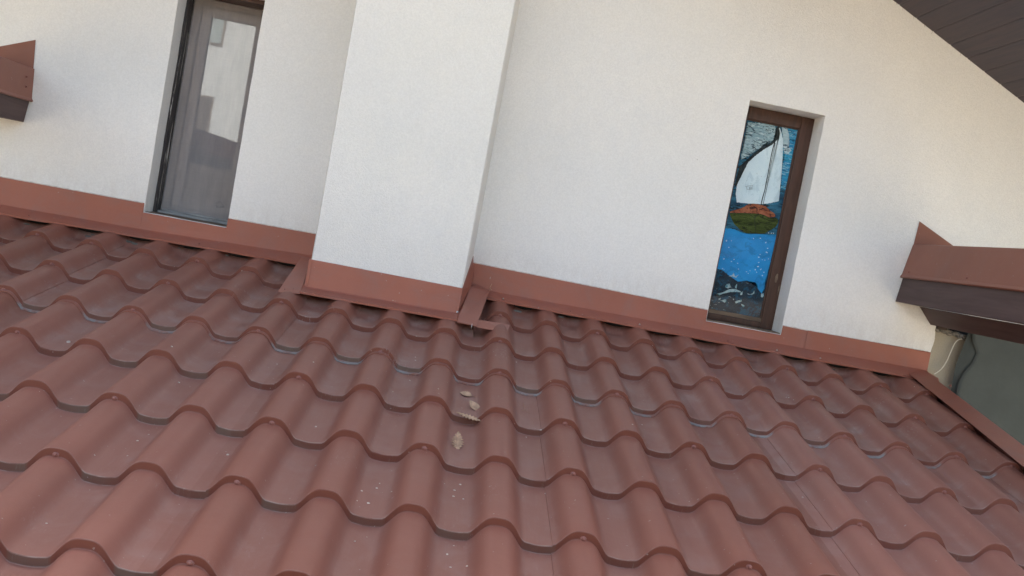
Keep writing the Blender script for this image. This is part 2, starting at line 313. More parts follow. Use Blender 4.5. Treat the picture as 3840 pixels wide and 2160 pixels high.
M['jamb'] = wood('black_jamb', (0.030,0.026,0.028), (0.055,0.048,0.048), (60, 60, 5), 0.6, worn=((0.60,0.58,0.55), 0.57))
M['sash'] = wood('sash_wood', (0.50,0.39,0.32), (0.62,0.49,0.42), (60, 60, 5), 0.5)
M['mortar'] = plain('mortar', (0.20,0.185,0.165), 0.95, 0.4, 30, 0.9)
M['caulk'] = plain('chipped_plaster_edge', (0.62, 0.54, 0.48), 0.9, 0.2, 60, 0.6)
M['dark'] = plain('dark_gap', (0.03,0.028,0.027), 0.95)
M['leaf'] = plain('dry_leaf', (0.50,0.31,0.20), 0.9, 0.22, 60, 0.8)
M['chip'] = plain('pale_chip', (0.66,0.58,0.50), 0.8, 0.2, 200, 0.2)
M['cable'] = plain('cable_sleeve', (0.66,0.62,0.54), 0.45, 0.05)
M['tarp'] = plain('tarpaulin', (0.056,0.066,0.061), 0.7, 0.08, 9, 0.25)
M['ground'] = plain('ground', (0.27,0.26,0.23), 0.95, 0.4, 0.5)
M['bark'] = plain('bark', (0.08,0.06,0.045), 0.9)
M['foliage'] = plain('foliage', (0.035,0.05,0.025), 0.7, 0.45, 1.5)
M['nwall'] = plain('neighbour_wall', (0.58,0.70,0.86), 0.9, 0.02, 0.6, 0.0)
M['nglass'] = plain('neighbour_glass', (0.30,0.42,0.52), 0.15, 0.1)
M['nglass2'] = plain('neighbour_glass_dark', (0.09,0.09,0.10), 0.3, 0.1)
M['ngrey'] = plain('neighbour_frame', (0.20,0.19,0.19), 0.6)
M['nroof'] = plain('neighbour_roof', (0.045,0.04,0.042), 0.7, 0.2, 2)

def glossy_pane(name, base, ior, rough=0.015):
    k = NT(name)
    wob = k.bump(k.noise(2.2, 2, 0.4), 0.02, 0.02)
    k.b.inputs['IOR'].default_value = ior
    k.b.inputs['Specular Tint'].default_value = (1, 1, 1, 1)
    return k.fin(base, rough, wob, spec=0.5)
M['pane'] = glossy_pane('window_glass', (0.012, 0.013, 0.015), 3.3)

def clear_glass():
    k = NT('clear_glass'); tr = k.n("ShaderNodeBsdfTransparent"); gl = k.n("ShaderNodeBsdfGlossy"); gl.inputs['Roughness'].default_value = 0.03
    fr = k.n("ShaderNodeFresnel"); fr.inputs[0].default_value = 1.35; mx = k.n("ShaderNodeMixShader")
    dust = k.n("ShaderNodeBsdfDiffuse"); dust.inputs[0].default_value = (0.6, 0.6, 0.62, 1)
    k.l(fr.outputs[0], mx.inputs[0]); k.l(tr.outputs[0], mx.inputs[1]); k.l(gl.outputs[0], mx.inputs[2])
    m2 = k.n("ShaderNodeMixShader"); k.l(k.noise(7, 6, 0.7, lo=0.5, hi=0.9), m2.inputs[0])
    f = k.math('MULTIPLY', k.noise(7, 6, 0.7, lo=0.45, hi=0.9), 0.02); k.l(f, m2.inputs[0])
    k.l(mx.outputs[0], m2.inputs[1]); k.l(dust.outputs[0], m2.inputs[2]); k.l(m2.outputs[0], k.out.inputs[0]); return k.m
M['clear'] = clear_glass()

def screen_mat():
    k = NT('insect_mesh'); tr = k.n("ShaderNodeBsdfTransparent"); df = k.n("ShaderNodeBsdfDiffuse")
    c = k.mix(k.noise(1.0, 4, 0.6, vec=k.coord((30, 30, 6)), lo=0.3, hi=0.7), (0.34, 0.34, 0.365), (0.40, 0.395, 0.41)); k.l(c, df.inputs[0])
    w = k.noise(1.0, 2, 0.5, vec=k.coord((900, 1, 30))); w2 = k.noise(1.0, 2, 0.5, vec=k.coord((30, 1, 900)))
    f = k.ramp(k.math('ADD', w, w2), 0.6, 1.4, 0.52, 0.58)
    mx = k.n("ShaderNodeMixShader"); k.l(f, mx.inputs[0]); k.l(tr.outputs[0], mx.inputs[1]); k.l(df.outputs[0], mx.inputs[2])
    k.l(mx.outputs[0], k.out.inputs[0]); return k.m
M['screen'] = screen_mat()

# ------------------------------------------------------------------ tile roof
Q, AL, PW, HW, HS = 0.34853, 0.17684718, 0.18333, 0.0435, 0.018
CA, SA = math.cos(AL), math.sin(AL)
C4 = [-0.00065,-0.00552,-0.00015,0.00613,0.00559,0.0002,0.01697,0.00476,0.00363,-0.00724,-0.00203,-0.01617,-0.00047,-0.00118,0.01222,-0.00882]
def sag(u, v):                                        # the real sheets are not quite flat or square
    u /= 10; v = max(-3.8, min(3.6, v))/3; u = max(-1.15, min(1.05, u))
    b = (1, u, v, u*u, u*v, v*v, u**3, u*u*v)
    return sum(x*y for x, y in zip(b, C4[:8])), sum(x*y for x, y in zip(b, C4[8:]))
def wave(phi):
    d = abs((phi+.5) % 1-.5)
    return 0.5+0.5*math.cos(PI*(d/.34)**1.58) if d < .34 else 0.0
def place(uf, s, n):
    dx, dn = sag(uf, -s/Q)
    x = uf*PW + dx
    n = n + dn + 0.0010*noise.noise(Vector((x*6, s*6, 3.0))) + 0.0005*noise.noise(Vector((x*17, s*17, 8.0)))
    return Vector((x, s*CA - n*SA, s*SA + n*CA))
def roof_at(x, y):
    """point of the tiled surface over (x, y) and its normal"""
    def z(x, y):
        s = y/CA; v = -s/Q; dx, dn = sag(x/PW, v); u = (x-dx)/PW; t = (-v) % 1; dd = abs((u+.5) % 1-.5)
        dish = 0.0044*(0.5-0.5*math.cos(PI*(dd-.25)/.25)) if dd > .25 else 0
        return s*SA + (HW*(wave(u)-1) - dish + HS*(1-t) + dn)/CA
    e = 0.004
    n = Vector((-(z(x+e, y)-z(x-e, y))/(2*e), -(SA/CA) + HS/Q, 1)).normalized()
    return Vector((x, y, z(x, y))), n

roof = thing('tile_roof', 'brown-red pressed metal tile roof sloping down from the white house wall', 'roof')
VALLEY_BACK = 1.272
NPHI = 30
def STAIN(u, v):                                      # how dirty the step in the valley is
    if v == -1: return 0.95 if u < 2 else 0.6
    if v >= 1: return max(0.35, 0.95 - 0.08*max(0, u+6))
    if v == 0: return 0.75 if u < -4 else 0.3
    return 0.12
def make_tile(u, v):
    lapv = (v == -1)
    top = v <= -1
    xs_lap = None
    if not top and u % 4 == 0: xs_lap = ('L', -0.335)
    if top and (u + 1) % 4 == 0: xs_lap = ('R', 0.30)
    phis = [i/NPHI - 0.5 for i in range(NPHI+1)]
    if xs_lap:
        p = xs_lap[1]; phis = sorted([q_ for q_ in phis if abs(q_-p) > 0.012] + [p-0.0015, p+0.0015])
    lift = 0.0035 if lapv else 0.0
    prof = []                                         # (ds, n, riser, lip)
    if lapv:
        prof += [(-0.016, 0.0012, 0, 1), (-0.0162, 0.0034, 0, 1), (-0.006, 0.0042, 0, 0.8), (-0.0030, 0.0046, 0.3, 0.3)]
    else:
        prof += [(-0.0042, -0.0006, 0.0, 0), (-0.0022, 0.0004, 0.3, 0)]
    prof += [(-0.0008, 0.0014+lift, 1, 0), (-0.0002, HS*0.5, 1, 0), (0.0004, HS-0.0016, 1, 0), (0.0016, HS-0.0002, 0.6, 0), (0.0045, HS*(1-0.012)+0.0001, 0.0, 0)]
    for t in (0.05, 0.12, 0.22, 0.33, 0.37, 0.41, 0.45, 0.5, 0.54, 0.575, 0.61, 0.65, 0.8, 0.92, 1.0): prof.append((t*Q, HS*(1-t), 0, 0))
    V = []; W = []; RI = []; LI = []; UP = []; EDG = []
    smax = VALLEY_BACK/CA
    rnd = random.Random(u*31+v*7)
    for ds, n0, ri, li in prof:
        s = -v*Q + ds
        s = min(s, smax)
        for ph in phis:
            w = wave(ph)
            n = HW*(w-1) + n0
            dd = abs(ph)
            if dd > .25: n -= 0.0044*(0.5-0.5*math.cos(PI*(dd-.25)/.25))
            # shallow pressing marks just below each step
            tt = ds/Q
            if v == -3 and s*CA > 1.205: n += 0.030*(1-w)*min(1.0, (s*CA-1.205)/0.055)**1.5   # pans bent up at the wall
            if v == -2 and -0.93 < (u+ph)*PW < -0.27 and s*CA > 0.80: n += 0.024*(1-w)*min(1.0, (s*CA-0.80)/0.07)**1.4
            if tt > 0.8: n += 0.0010*math.sin((tt-0.8)/0.2*PI)*w
            if xs_lap:
                k, p = xs_lap
                if k == 'L' and ph > p: n += 0.0022*max(0, 1-(ph-p)/0.5)
                if k == 'R' and ph < p: n += 0.0022*max(0, 1-(p-ph)/0.5)
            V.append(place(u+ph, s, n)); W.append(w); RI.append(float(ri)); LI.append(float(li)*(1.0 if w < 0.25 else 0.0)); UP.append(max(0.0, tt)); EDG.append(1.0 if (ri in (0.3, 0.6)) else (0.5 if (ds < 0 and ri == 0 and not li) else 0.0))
    nc = len(phis); F = []
    for i in range(len(prof)-1):
        for j in range(nc-1): F.append((i*nc+j, i*nc+j+1, (i+1)*nc+j+1, (i+1)*nc+j))
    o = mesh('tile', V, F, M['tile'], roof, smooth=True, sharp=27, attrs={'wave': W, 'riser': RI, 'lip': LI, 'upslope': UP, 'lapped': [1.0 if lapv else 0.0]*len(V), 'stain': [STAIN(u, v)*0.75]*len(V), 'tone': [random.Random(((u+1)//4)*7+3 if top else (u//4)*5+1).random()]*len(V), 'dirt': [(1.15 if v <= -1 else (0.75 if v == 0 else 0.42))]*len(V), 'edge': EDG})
for v in range(-3, 6):
    for u in range(-14, 9):
        make_tile(u, v)

# screws on the steps: hexagon head on a washer
def screw_mesh():
    bm = bmesh.new()
    def ring(r, z, n): return [bm.verts.new((r*math.cos(2*PI*k/n), r*math.sin(2*PI*k/n), z)) for k in range(n)]
    a = ring(0.0072, 0, 12); b = ring(0.0070, 0.0012, 12); c = ring(0.0040, 0.0026, 12); d = ring(0.0040, 0.0068, 12); e = ring(0.0028, 0.0078, 12)
    for p, q in ((a, b), (b, c), (c, d), (d, e)):
        for k in range(12): bm.faces.new((p[k], p[(k+1) % 12], q[(k+1) % 12], q[k]))
    bm.faces.new(e)
    me = bpy.data.meshes.new('screw'); bm.to_mesh(me); bm.free(); me.materials.append(M['screw']); return me
SCM = screw_mesh()
SCM_Z = SCM.copy(); SCM_Z.materials[0] = M['zinc']
def put_screw(P, nrm, parent, me=SCM, sc=1.0):
    o = bpy.data.objects.new('screw', me); o.location = P; o.rotation_euler = Vector(nrm).to_track_quat('Z', 'Y').to_euler(); o.scale = (sc, sc, sc)
    return link(o, parent)
SCR = [(-4,0),(0,0),(2,0),(4,0),(6,0),(-8,0),(-6,1),(-4,1),(-2,1),(0,1),(4,1),(-8,1),(-4,2),(0,2),(2,2),(-6,2),(-4,3),(0,3),(2,3),(-2,3),(-3,-1),(-1,-1),(1,-1),(3,-1),(5,-1),(7,-1),(8,-1),(-5,-1),(-7,-1),(-9,-1),(-11,-1),
       (5,-2),(3,-2),(-1,-2),(7,-2),(8,-2),(-5,-2),(-7,-2),(-9,-2),(-1,-3),(1,-3),(3,-3),(5,-3),(7,-3),(8,-3),(-7,-3),(-9,-3),(-10,-3)]
for u, v in SCR:
    P = place(u, -v*Q + 0.0, 0.0045)
    N = Vector((random.uniform(-.08,.08), -CA, -SA)) + Vector((0, 0, 0.45))
    put_screw(P, N, roof)

# verge trim along the right edge
vin = spline([(VERGE_IN[0][0]+0.003, 1.275, 0.2515)] + [(p[0], p[1], p[2]+0.002) for p in VERGE_IN[1:]] + [(1.482, -0.6, -0.082), (1.482, -1.75, -0.287)], 6)
rows = [vin, [Vector((lerp(1.5475, 1.572, (1.2-p.y)/0.8), p.y, p.z+0.012)) for p in vin], [Vector((lerp(1.5535, 1.578, (1.2-p.y)/0.8), p.y, p.z+0.009)) for p in vin], [Vector((lerp(1.5535, 1.578, (1.2-p.y)/0.8), p.y, p.z-0.16)) for p in vin]]
verge = sheet('verge_trim', rows, M['flash'], roof)
verge['label'] = 'long folded metal trim along the right edge of the tiles'
for y in (1.05, 0.35, -0.35): put_screw(Vector((1.56, y, y*SA/CA + 0.045)), (0, 0, 1), roof, sc=0.8)
# boarding under the tiles
box_v = [(-2.7, -1.9), (1.55, -1.9), (1.55, 1.27), (-2.7, 1.27)]
mesh('underlay', [(x, y, y*SA/CA - d) for d in (0.085, 0.11) for x, y in box_v], [(0,1,2,3),(7,6,5,4),(0,4,5,1),(1,5,6,2),(2,6,7,3),(3,7,4,0)], M['dark'], roof)

# ------------------------------------------------------------------ the house wall
YW = 1.28
def grid_wall():
    WL = (-1.562, -1.2515, 0.3155, 1.186); WR = (0.632, 0.9395, 0.2985, 1.1771)
    xs = set([-3.2, 3.2]); zs = set([-3.3, 0.0, 3.0])
    def fill(S, a, b, n):
        for i in range(n+1): S.add(round(a+(b-a)*i/n, 5))
    fill(xs, -3.2, WL[0], 50); fill(xs, WL[0], WL[1], 14); fill(xs, WL[1], WR[0], 70); fill(xs, WR[0], WR[1], 14); fill(xs, WR[1], 1.44, 20); fill(xs, 1.44, 3.2, 10)
    fill(zs, -3.3, 0.0, 6); fill(zs, 0.0, WR[2], 8); zs.add(WL[2]); fill(zs, WL[2], 0.511, 8); fill(zs, 0.511, WR[3], 30); zs.add(WL[3]); fill(zs, WL[3], 2.4, 40)
    X = sorted(xs); Z = sorted(zs); holes = [WL, WR]
    def rake(x): return 1.6653 - 0.4648*(x-1.1129) if x > -0.35 else 1.6653 - 0.4648*(-0.35-1.1129) + 0.4648*(x+0.35)
    V = []; idx = {}
    def vid(i, j):
        if (i, j) not in idx:
            x, z = X[i], Z[j]; dx = dz = 0.0
            y = YW - 0.0012*noise.noise(Vector((x*3.1, z*3.1, 1))) if x < 1.3 else YW
            for h in holes:
                if h[0]-1e-6 <= x <= h[1]+1e-6 and h[2]-1e-6 <= z <= h[3]+1e-6:
                    if abs(x-h[0]) < 1e-6 or abs(x-h[1]) < 1e-6: dx = 0.0016*noise.noise(Vector((x*5, z*16, 7)))
                    if abs(z-h[2]) < 1e-6 or abs(z-h[3]) < 1e-6: dz = 0.0013*noise.noise(Vector((x*16, z*5, 9)))
            idx[(i, j)] = len(V); V.append((x+dx, y, min(z+dz, rake(x)+0.05)))
        return idx[(i, j)]
    F = []
    for i in range(len(X)-1):
        for j in range(len(Z)-1):
            cx, cz = (X[i]+X[i+1])/2, (Z[j]+Z[j+1])/2
            if any(h[0] < cx < h[1] and h[2] < cz < h[3] for h in holes): continue
            if cx > 1.44 and cz < 0.511: continue
            if Z[j] > max(rake(X[i]), rake(X[i+1]))+0.04: continue
            F.append((vid(i,j), vid(i+1,j), vid(i+1,j+1), vid(i,j+1)))
    # reveals of the two openings
    for h in holes:
        ii = [i for i, x in enumerate(X) if h[0]-1e-6 <= x <= h[1]+1e-6]; jj = [j for j, z in enumerate(Z) if h[2]-1e-6 <= z <= h[3]+1e-6]
        loop = [(i, jj[0]) for i in ii] + [(ii[-1], j) for j in jj[1:]] + [(i, jj[-1]) for i in ii[::-1][1:]] + [(ii[0], j) for j in jj[::-1][1:-1]]
        ids = [vid(*p) for p in loop]; mids = []; backs = []
        cxm, czm = (h[0]+h[1])/2, (h[2]+h[3])/2
        for k in ids:
            x, y, z = V[k]
            # slightly rounded plaster arris
            mids.append(len(V)); V.append((x+(cxm-x)*0.006, YW+0.004, z+(czm-z)*0.003))
        for k in ids:
            x, y, z = V[k]; backs.append(len(V)); V.append((x+(cxm-x)*0.008, YW+0.24, z+(czm-z)*0.004))
        n = len(ids)
        for a in range(n):
            b = (a+1) % n
            F.append((ids[b], ids[a], mids[a], mids[b])); F.append((mids[b], mids[a], backs[a], backs[b]))
    # ragged lower right corner of the plaster
    rag = [(1.44, 0.511)] + [(p[0], p[2]) for p in RAG] + [(1.5585, 0.335), (1.557, 0.10), (1.44, 0.10)]
    rr = []
    for (a, b) in zip(rag, rag[1:]):
        for t in (0, .2, .4, .6, .8): 
            jx = 0.004*noise.noise(Vector((a[0]*40+t*9, a[1]*90, 2))) if a[1] > 0.34 and a[0] > 1.45 else 0
            rr.append((lerp(a[0], b[0], t)+jx, lerp(a[1], b[1], t)+jx))
    rr.append(rag[-1])
    base = len(V); V += [(x, YW, z) for x, z in rr]; V += [(x, YW+0.03, z) for x, z in rr]; n = len(rr)
    F.append(tuple(base+k for k in range(n))[::-1])
    for k in range(n): F.append((base+k, base+(k+1) % n, base+n+(k+1) % n, base+n+k))
    return V, F
wv_, wf_ = grid_wall()
wall = mesh('gable_wall', wv_, wf_, M['wall'])
tag(wall, 'off-white rough plaster gable wall with two narrow window openings above the tile roof', 'wall')
mesh('old_render', [(p[0], p[1], p[2]) for p in ((1.50,1.312,0.432),(1.60,1.312,0.441),(1.72,1.312,0.432),(1.72,1.312,-0.4),(1.50,1.312,-0.4))] + [(p[0], 1.36, p[2]) for p in ((1.50,1.312,0.432),(1.60,1.312,0.441),(1.72,1.312,0.432),(1.72,1.312,-0.4),(1.50,1.312,-0.4))],
     [(4,3,2,1,0),(5,6,7,8,9),(0,1,6,5),(1,2,7,6),(2,3,8,7),(3,4,9,8),(4,0,5,9)], M['beige'], wall)['label'] = 'bare beige render at the ragged lower right corner of the wall'
# broken mortar in the hole under the right beam
def lump(bm, c, r, seed, sq=(1,1,1)):
    res = bmesh.ops.create_icosphere(bm, subdivisions=2, radius=1.0)
    for v in res['verts']:
        d = 1 + 0.45*noise.noise(v.co*1.9 + Vector((seed*3.1, 0, 0)))
        v.co = Vector((c[0]+v.co.x*r*sq[0]*d, c[1]+v.co.y*r*sq[1]*d, c[2]+v.co.z*r*sq[2]*d))
bm = bmesh.new()
for i in range(26):
    x = 1.555 + 0.0058*i + random.Random(i).uniform(-.004,.004); lump(bm, (x, 1.292+random.Random(i*3).uniform(-.004,.012), 0.436-0.0006*i + random.Random(i+9).uniform(-.006,.008)), random.Random(i*7).uniform(.005,.013), i, (1.3,1,0.7))
tag(from_bm('crumbled_mortar', bm, M['mortar'], wall, smooth=False), kind='stuff')
# unseen body of the house, added to block the sun behind the wall
body = box('house_sun_block', -3.2, 3.2, 1.56, 9.5, -3.3, 1.2, M['wall']); tag(body, 'unseen body of the house behind the gable wall, added to block the sun', 'house')
body.parent = wall; del body['category']; del body['label']
prism('gable_backing', [(-3.2,1.58,1.2),(3.2,1.58,1.2),(3.2,1.58,0.70),(3.2,1.58,0.72),(-0.35,1.58,2.32),(-3.2,1.58,1.0)][0:2]+[(-0.35,1.58,2.30)], (0,7.9,0), M['dark'], wall)
box('wall_core', 1.60, 3.2, 1.37, 1.56, -3.3, 0.50, M['dark'], wall)

# ------------------------------------------------------------------ chimney breast
CY = 0.92
def chimney():
    V = []; F = []
    zs = [0.12+i*0.055 for i in range(41)]
    xs = [-0.8735+(0.8735-0.3365)*i/22 for i in range(23)]
    def j(x, z, k): return 0.0011*noise.noise(Vector((x*12, z*14, k)))
    loops = []
    for z in zs:
        tw = 0.006*(z-0.27)
        L = []
        L.append((-0.8735+j(0,z,5), YW+0.01, z)); L.append((-0.8735+j(0,z,5), CY+0.12, z)); L.append((-0.8735+j(1,z,5), CY+0.005, z)); 
        for x in xs:
            L.append((x + (0.004 if x == xs[0] else (-0.004 if x == xs[-1] else 0)) + j(2,z,5)*(x in (xs[0], xs[-1])) + tw*(x+0.6), CY - 0.0012*noise.noise(Vector((x*4, z*4, 8))), z))
        L.append((-0.3365+j(1,z,6)+tw*0.26, CY+0.005, z)); L.append((-0.330+j(1,z,6)+tw*0.2, CY+0.12, z)); L.append((-0.3155, YW+0.01, z))
        loops.append(L)
    n = len(loops[0])
    for L in loops: V += L
    for a in range(len(zs)-1):
        for b in range(n-1): F.append((a*n+b, a*n+b+1, (a+1)*n+b+1, (a+1)*n+b))
    F.append(tuple(range(n))[::-1])
    return mesh('chimney_breast', V, F, M['chim'], smooth=True, sharp=40)
tag(chimney(), 'white plastered chimney breast standing out between the two narrow windows', 'chimney')

# ------------------------------------------------------------------ flashings
def crest_z(y, x): 
    s = y/CA; t = (s/Q) % 1; dn = sag(x/PW, -s/Q)[1]
    return s*SA + (HS*(1-t)+dn)/CA
def apron(name, x0, x1, yf, top, fold, yedge, parent, n=60, ripple=0.0024, lift=0.004, notch=None, seed=1.0):
    xs = [lerp(x0, x1, i/n) for i in range(n+1)]
    if notch: xs = sorted(xs + [notch[0]-.0004, notch[0]+.0004, notch[1]-.0004, notch[1]+.0004])
    rows = [[], [], [], [], [], []]
    for x in xs:
        wob = ripple*noise.noise(Vector((x*6, seed, 4)))
        zt = interp(top, x) + 0.0008*noise.noise(Vector((x*25, seed, 1)))
        if notch and notch[0] < x < notch[1]: zt = notch[2] + 0.001*noise.noise(Vector((x*60, 3, 1)))
        zf = interp(fold, x)
        ze = crest_z(yedge, x) + lift + 1.6*wob
        rows[0].append((x, yf-0.0015, zt)); rows[1].append((x, yf-0.0035, zt-0.003))
        rows[2].append((x, yf-0.004+wob, lerp(zf, zt, .5))); rows[3].append((x, yf-0.006+wob, zf+0.003)); rows[4].append((x, yf-0.012, zf-0.002))
        rows[5].append((x, yedge+0.6*wob, ze))
    rows.append([(p[0], p[1]+0.0015, p[2]-0.006) for p in rows[5]])
    return sheet(name, rows, M['flash'], parent)
def gap_shade(name, x0, x1, yf, parent):  # dark strip standing in for the shade in the gap under a flashing
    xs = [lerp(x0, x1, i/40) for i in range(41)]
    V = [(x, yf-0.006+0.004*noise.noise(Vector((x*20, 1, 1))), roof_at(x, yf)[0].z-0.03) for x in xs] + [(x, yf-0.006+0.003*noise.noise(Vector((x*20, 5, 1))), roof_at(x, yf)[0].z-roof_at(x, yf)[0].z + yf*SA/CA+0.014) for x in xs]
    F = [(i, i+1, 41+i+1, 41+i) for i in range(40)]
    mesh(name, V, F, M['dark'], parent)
topW = [(-2.2,.3475),(-1.57,.3495),(-.92,.3541),(-.311,.3562),(0.2,.350),(.62,.3427),(.9331,.3365),(1.04,.3345),(1.56,.3385)]
foldW = [(-2.2,.243),(-1.49,.2503),(-.962,.2667),(-.2145,.2584),(.588,.2586),(1.475,.262)]
wf = thing('wall_flashing', 'brown-red metal flashing strip along the wall foot under the insect-screened window', 'flashing')
apron('flashing_sheet', -2.75, -0.905, YW, topW, foldW, 1.215, wf, 60, notch=(-1.5645, -1.252, 0.3145))
gap_shade('gap_shade_strip', -2.75, -0.88, YW-0.008, wf)
for x in (-1.95, -1.33): put_screw(Vector((x, 1.226, crest_z(1.226, x)+0.010)), (0,-.25,1), wf, sc=0.6)
wf2 = thing('wall_flashing', 'brown-red metal flashing strip along the wall foot under the painted sailboat window', 'flashing')
apron('flashing_sheet', -0.312, 1.046, YW, topW, foldW, 1.213, wf2, 50, notch=(0.630, 0.9405, 0.2975), seed=2.0)
apron('flashing_sheet', 1.043, 1.5585, YW-0.0022, topW, foldW, 1.2105, wf2, 22, ripple=0.0006, lift=0.0055, seed=3.0)
gap_shade('gap_shade_strip', -0.31, 1.555, YW-0.008, wf2)
sheet('flashing_end', [[(1.5585,YW-0.002,.2615),(1.5585,1.2085,.2345)],[(1.605,YW-0.02,.243),(1.592,1.2085,.2265)]], M['flash'], wf2)
for x, z in ((-0.1748,0),(0.3638,0),(0.9192,0),(1.0976,0)): put_screw(Vector((x, 1.222, crest_z(1.222, x)+0.0105)), (0,-.25,1), wf2, SCM_Z, 0.55)
for x in (0.09, 0.72): put_screw(Vector((x, 1.226, crest_z(1.226, x)+0.0105)), (0,-.25,1), wf2, sc=0.5)
# pale ragged plaster line left where the sheets meet the wall
for nm, x0, x1, par, sd in (('plaster_edge', -2.7, -1.57, wf, 1), ('plaster_edge', -1.249, -.92, wf, 2), ('plaster_edge', -.308, .63, wf2, 3), ('plaster_edge', .942, 1.55, wf2, 4)):
    V = []; F = []; n = int((x1-x0)/0.012)
    for i in range(n+1):
        x = lerp(x0, x1, i/n); zt = interp(topW, x); a = 0.0022 + 0.0022*noise.noise(Vector((x*70, sd, 5)))
        V += [(x, YW-0.0042, zt-0.001), (x, YW-0.0005, zt+max(0.0006, a))]
    for i in range(n): F.append((2*i, 2*i+2, 2*i+3, 2*i+1))
    mesh('plaster_edge', V, F, M['caulk'], par)
# mortar bits between the wave crests under the flashing
for par, xa, xb in ((wf, -2.5, -0.95), (wf2, -0.2, 1.5)):
    bm = bmesh.new(); R_ = random.Random(5)
    u = math.ceil(xa/PW)
    while (u+.5)*PW < xb:
        for k in range(R_.choice((2, 4, 5)) if par is wf else R_.choice((0, 0, 1))):
            x = (u+.5)*PW + R_.uniform(-.04, .045); P, N = roof_at(x, 1.255)
            lump(bm, (x, R_.uniform(1.238, 1.262), P.z+R_.uniform(.006, .02)), R_.uniform(.004, .009), R_.random()*9, (2.2,1,0.6))
        u += 1
    tag(from_bm('mortar_bedding', bm, M['mortar'], par), kind='stuff')

cf = thing('chimney_flashing', 'folded brown-red metal skirt around the foot of the white chimney breast', 'flashing')
apron('front_sheet', -0.880, -0.3375, CY-0.002, [(-.88,.2750),(-.337,.2712)], [(-.88,.1772),(-.337,.1800)], 0.812, cf, 24, ripple=0.0014, lift=0.004, seed=4.0)
gap_shade('gap_shade_strip', -0.874, -0.336, CY-0.006, cf)
def thick_poly(name, pts, off, mat, parent):
    n = len(pts); o = Vector(off); V = [Vector(p) for p in pts] + [Vector(p)+o for p in pts]
    F = [tuple(range(n)), tuple(range(n, 2*n))[::-1]] + [(i, n+i, n+(i+1) % n, (i+1) % n) for i in range(n)]
    return mesh(name, V, F, mat, parent)
thick_poly('side_sheet', [(p[0], p[1], p[2]+0.001) for p in LSTRIP], (0,0,-0.0012), M['flash'], cf)
sheet('corner_seam', [[(-.8805,.9125,.2752),(-.8790,.9125,.178)],[(-.868,.9105,.2742),(-.868,.9105,.177)]], M['flash'], cf)
sheet('corner_seam', [[(-.3465,.9120,.2715),(-.3465,.9120,.180)],[(-.3368,.9105,.2715),(-.3372,.9105,.180)]], M['flash'], cf)
thick_poly('upright_sheet', RPLATE, (0.001,0,0), M['flash'], cf)
thick_poly('valley_sheet', [(p[0], p[1], p[2]+0.002) for p in RFLOOR], (0,0,-0.0012), M['flash'], cf)
thick_poly('loose_strip', [(p[0], p[1], p[2]+0.001) for p in TAIL], (0,0,-0.001), M['flash'], cf)
put_screw((-0.3400, 0.905, 0.186), (0,-1,.3), cf, SCM_Z, 0.55)
for P in ((-.905,.835,.1665),(-.93,.815,.1625),(-.68,.855,.1675),(-.36,.85,.1685),(-.29,.86,.171)): put_screw(P, (0,-.2,1), cf, sc=0.5)
tube('nail', [(-.2835,.800,.164),(-.2835,.796,.146)], 0.0011, M['zinc'], cf, 6)

# ------------------------------------------------------------------ windows
# the left one: deep black jambs, an insect mesh stretched over the sash
WL = (-1.565, -1.2515, 0.3155, 1.186)
w1 = thing('narrow_window', 'narrow window behind a grey insect screen left of the chimney breast', 'window')
x0, x1, z0, z1 = WL; ya = YW+0.108
box('jamb', x0+0.001, x0+0.012, ya, ya+0.075, z0+0.006, z1-0.004, M['jamb'], w1, 0.0015)
box('jamb', x1-0.012, x1-0.001, ya, ya+0.075, z0+0.006, z1-0.004, M['jamb'], w1, 0.0015)
box('head', x0+0.001, x1-0.001, ya-0.05, ya+0.075, z1-0.018, z1-0.001, M['frame'], w1, 0.0015)
box('sill', x0+0.001, x1-0.001, YW+0.016, ya+0.10, z0-0.012, z0+0.004, M['bead'], w1, 0.002)
box('weather_bar', x0+0.012, x1-0.012, ya+0.035, ya+0.062, z0+0.004, z0+0.014, M['pale'], w1, 0.003)
ys = ya+0.085
L_, R__, B_, T_ = x0+0.012, x1-0.008, z0+0.010, z1-0.018
def frame4(prefix, L, R, B, T, wl, wr, wb, wt, y0, y1, mat, parent, bev=0.002):
    a = box(prefix+'_stile', L, L+wl, y0, y1, B, T, mat, parent, bev); b = box(prefix+'_stile', R-wr, R, y0, y1, B, T, mat, parent, bev)
    c = box(prefix+'_rail', L+wl, R-wr, y0+0.001, y1, B, B+wb, mat, parent, bev); d = box(prefix+'_rail', L+wl, R-wr, y0+0.001, y1, T-wt, T, mat, parent, bev)
frame4('outer', L_, R__, B_, T_, 0.026, 0.022, 0.024, 0.020, ys, ys+0.05, M['sash'], w1)
box('weathered_rail', L_+0.004, R__-0.004, ys-0.014, ys-0.0065, B_-0.008, B_+0.012, M['pale'], w1, 0.001)
frame4('sash', L_+0.031, R__-0.026, B_+0.029, T_-0.025, 0.035, 0.026, 0.029, 0.035, ys+0.014, ys+0.05, M['sash'], w1)
box('pane', L_+0.064, R__-0.050, ys+0.032, ys+0.036, B_+0.056, T_-0.058, M['pane'], w1)
sc = mesh('insect_screen', [(L_, ys-0.006, B_), (R__, ys-0.006, B_), (R__, ys-0.006, T_), (L_, ys-0.006, T_), (L_, ys-0.0055, B_), (R__, ys-0.0055, B_), (R__, ys-0.0055, T_), (L_, ys-0.0055, T_)],
          [(0,1,2,3)], M['screen'], w1)
# small torn patch low in the screen
bm = bmesh.new()
for i in range(9):
    a = i*0.7; lump(bm, (-1.335+0.011*math.cos(a), ys-0.008, 0.392+0.012*math.sin(a)), 0.0028, i, (1.4,0.4,1))
lump(bm, (-1.322, ys-0.008, 0.389), 0.006, 4, (0.9,.3,1))
from_bm('screen_patch', bm, M['screen'], w1)

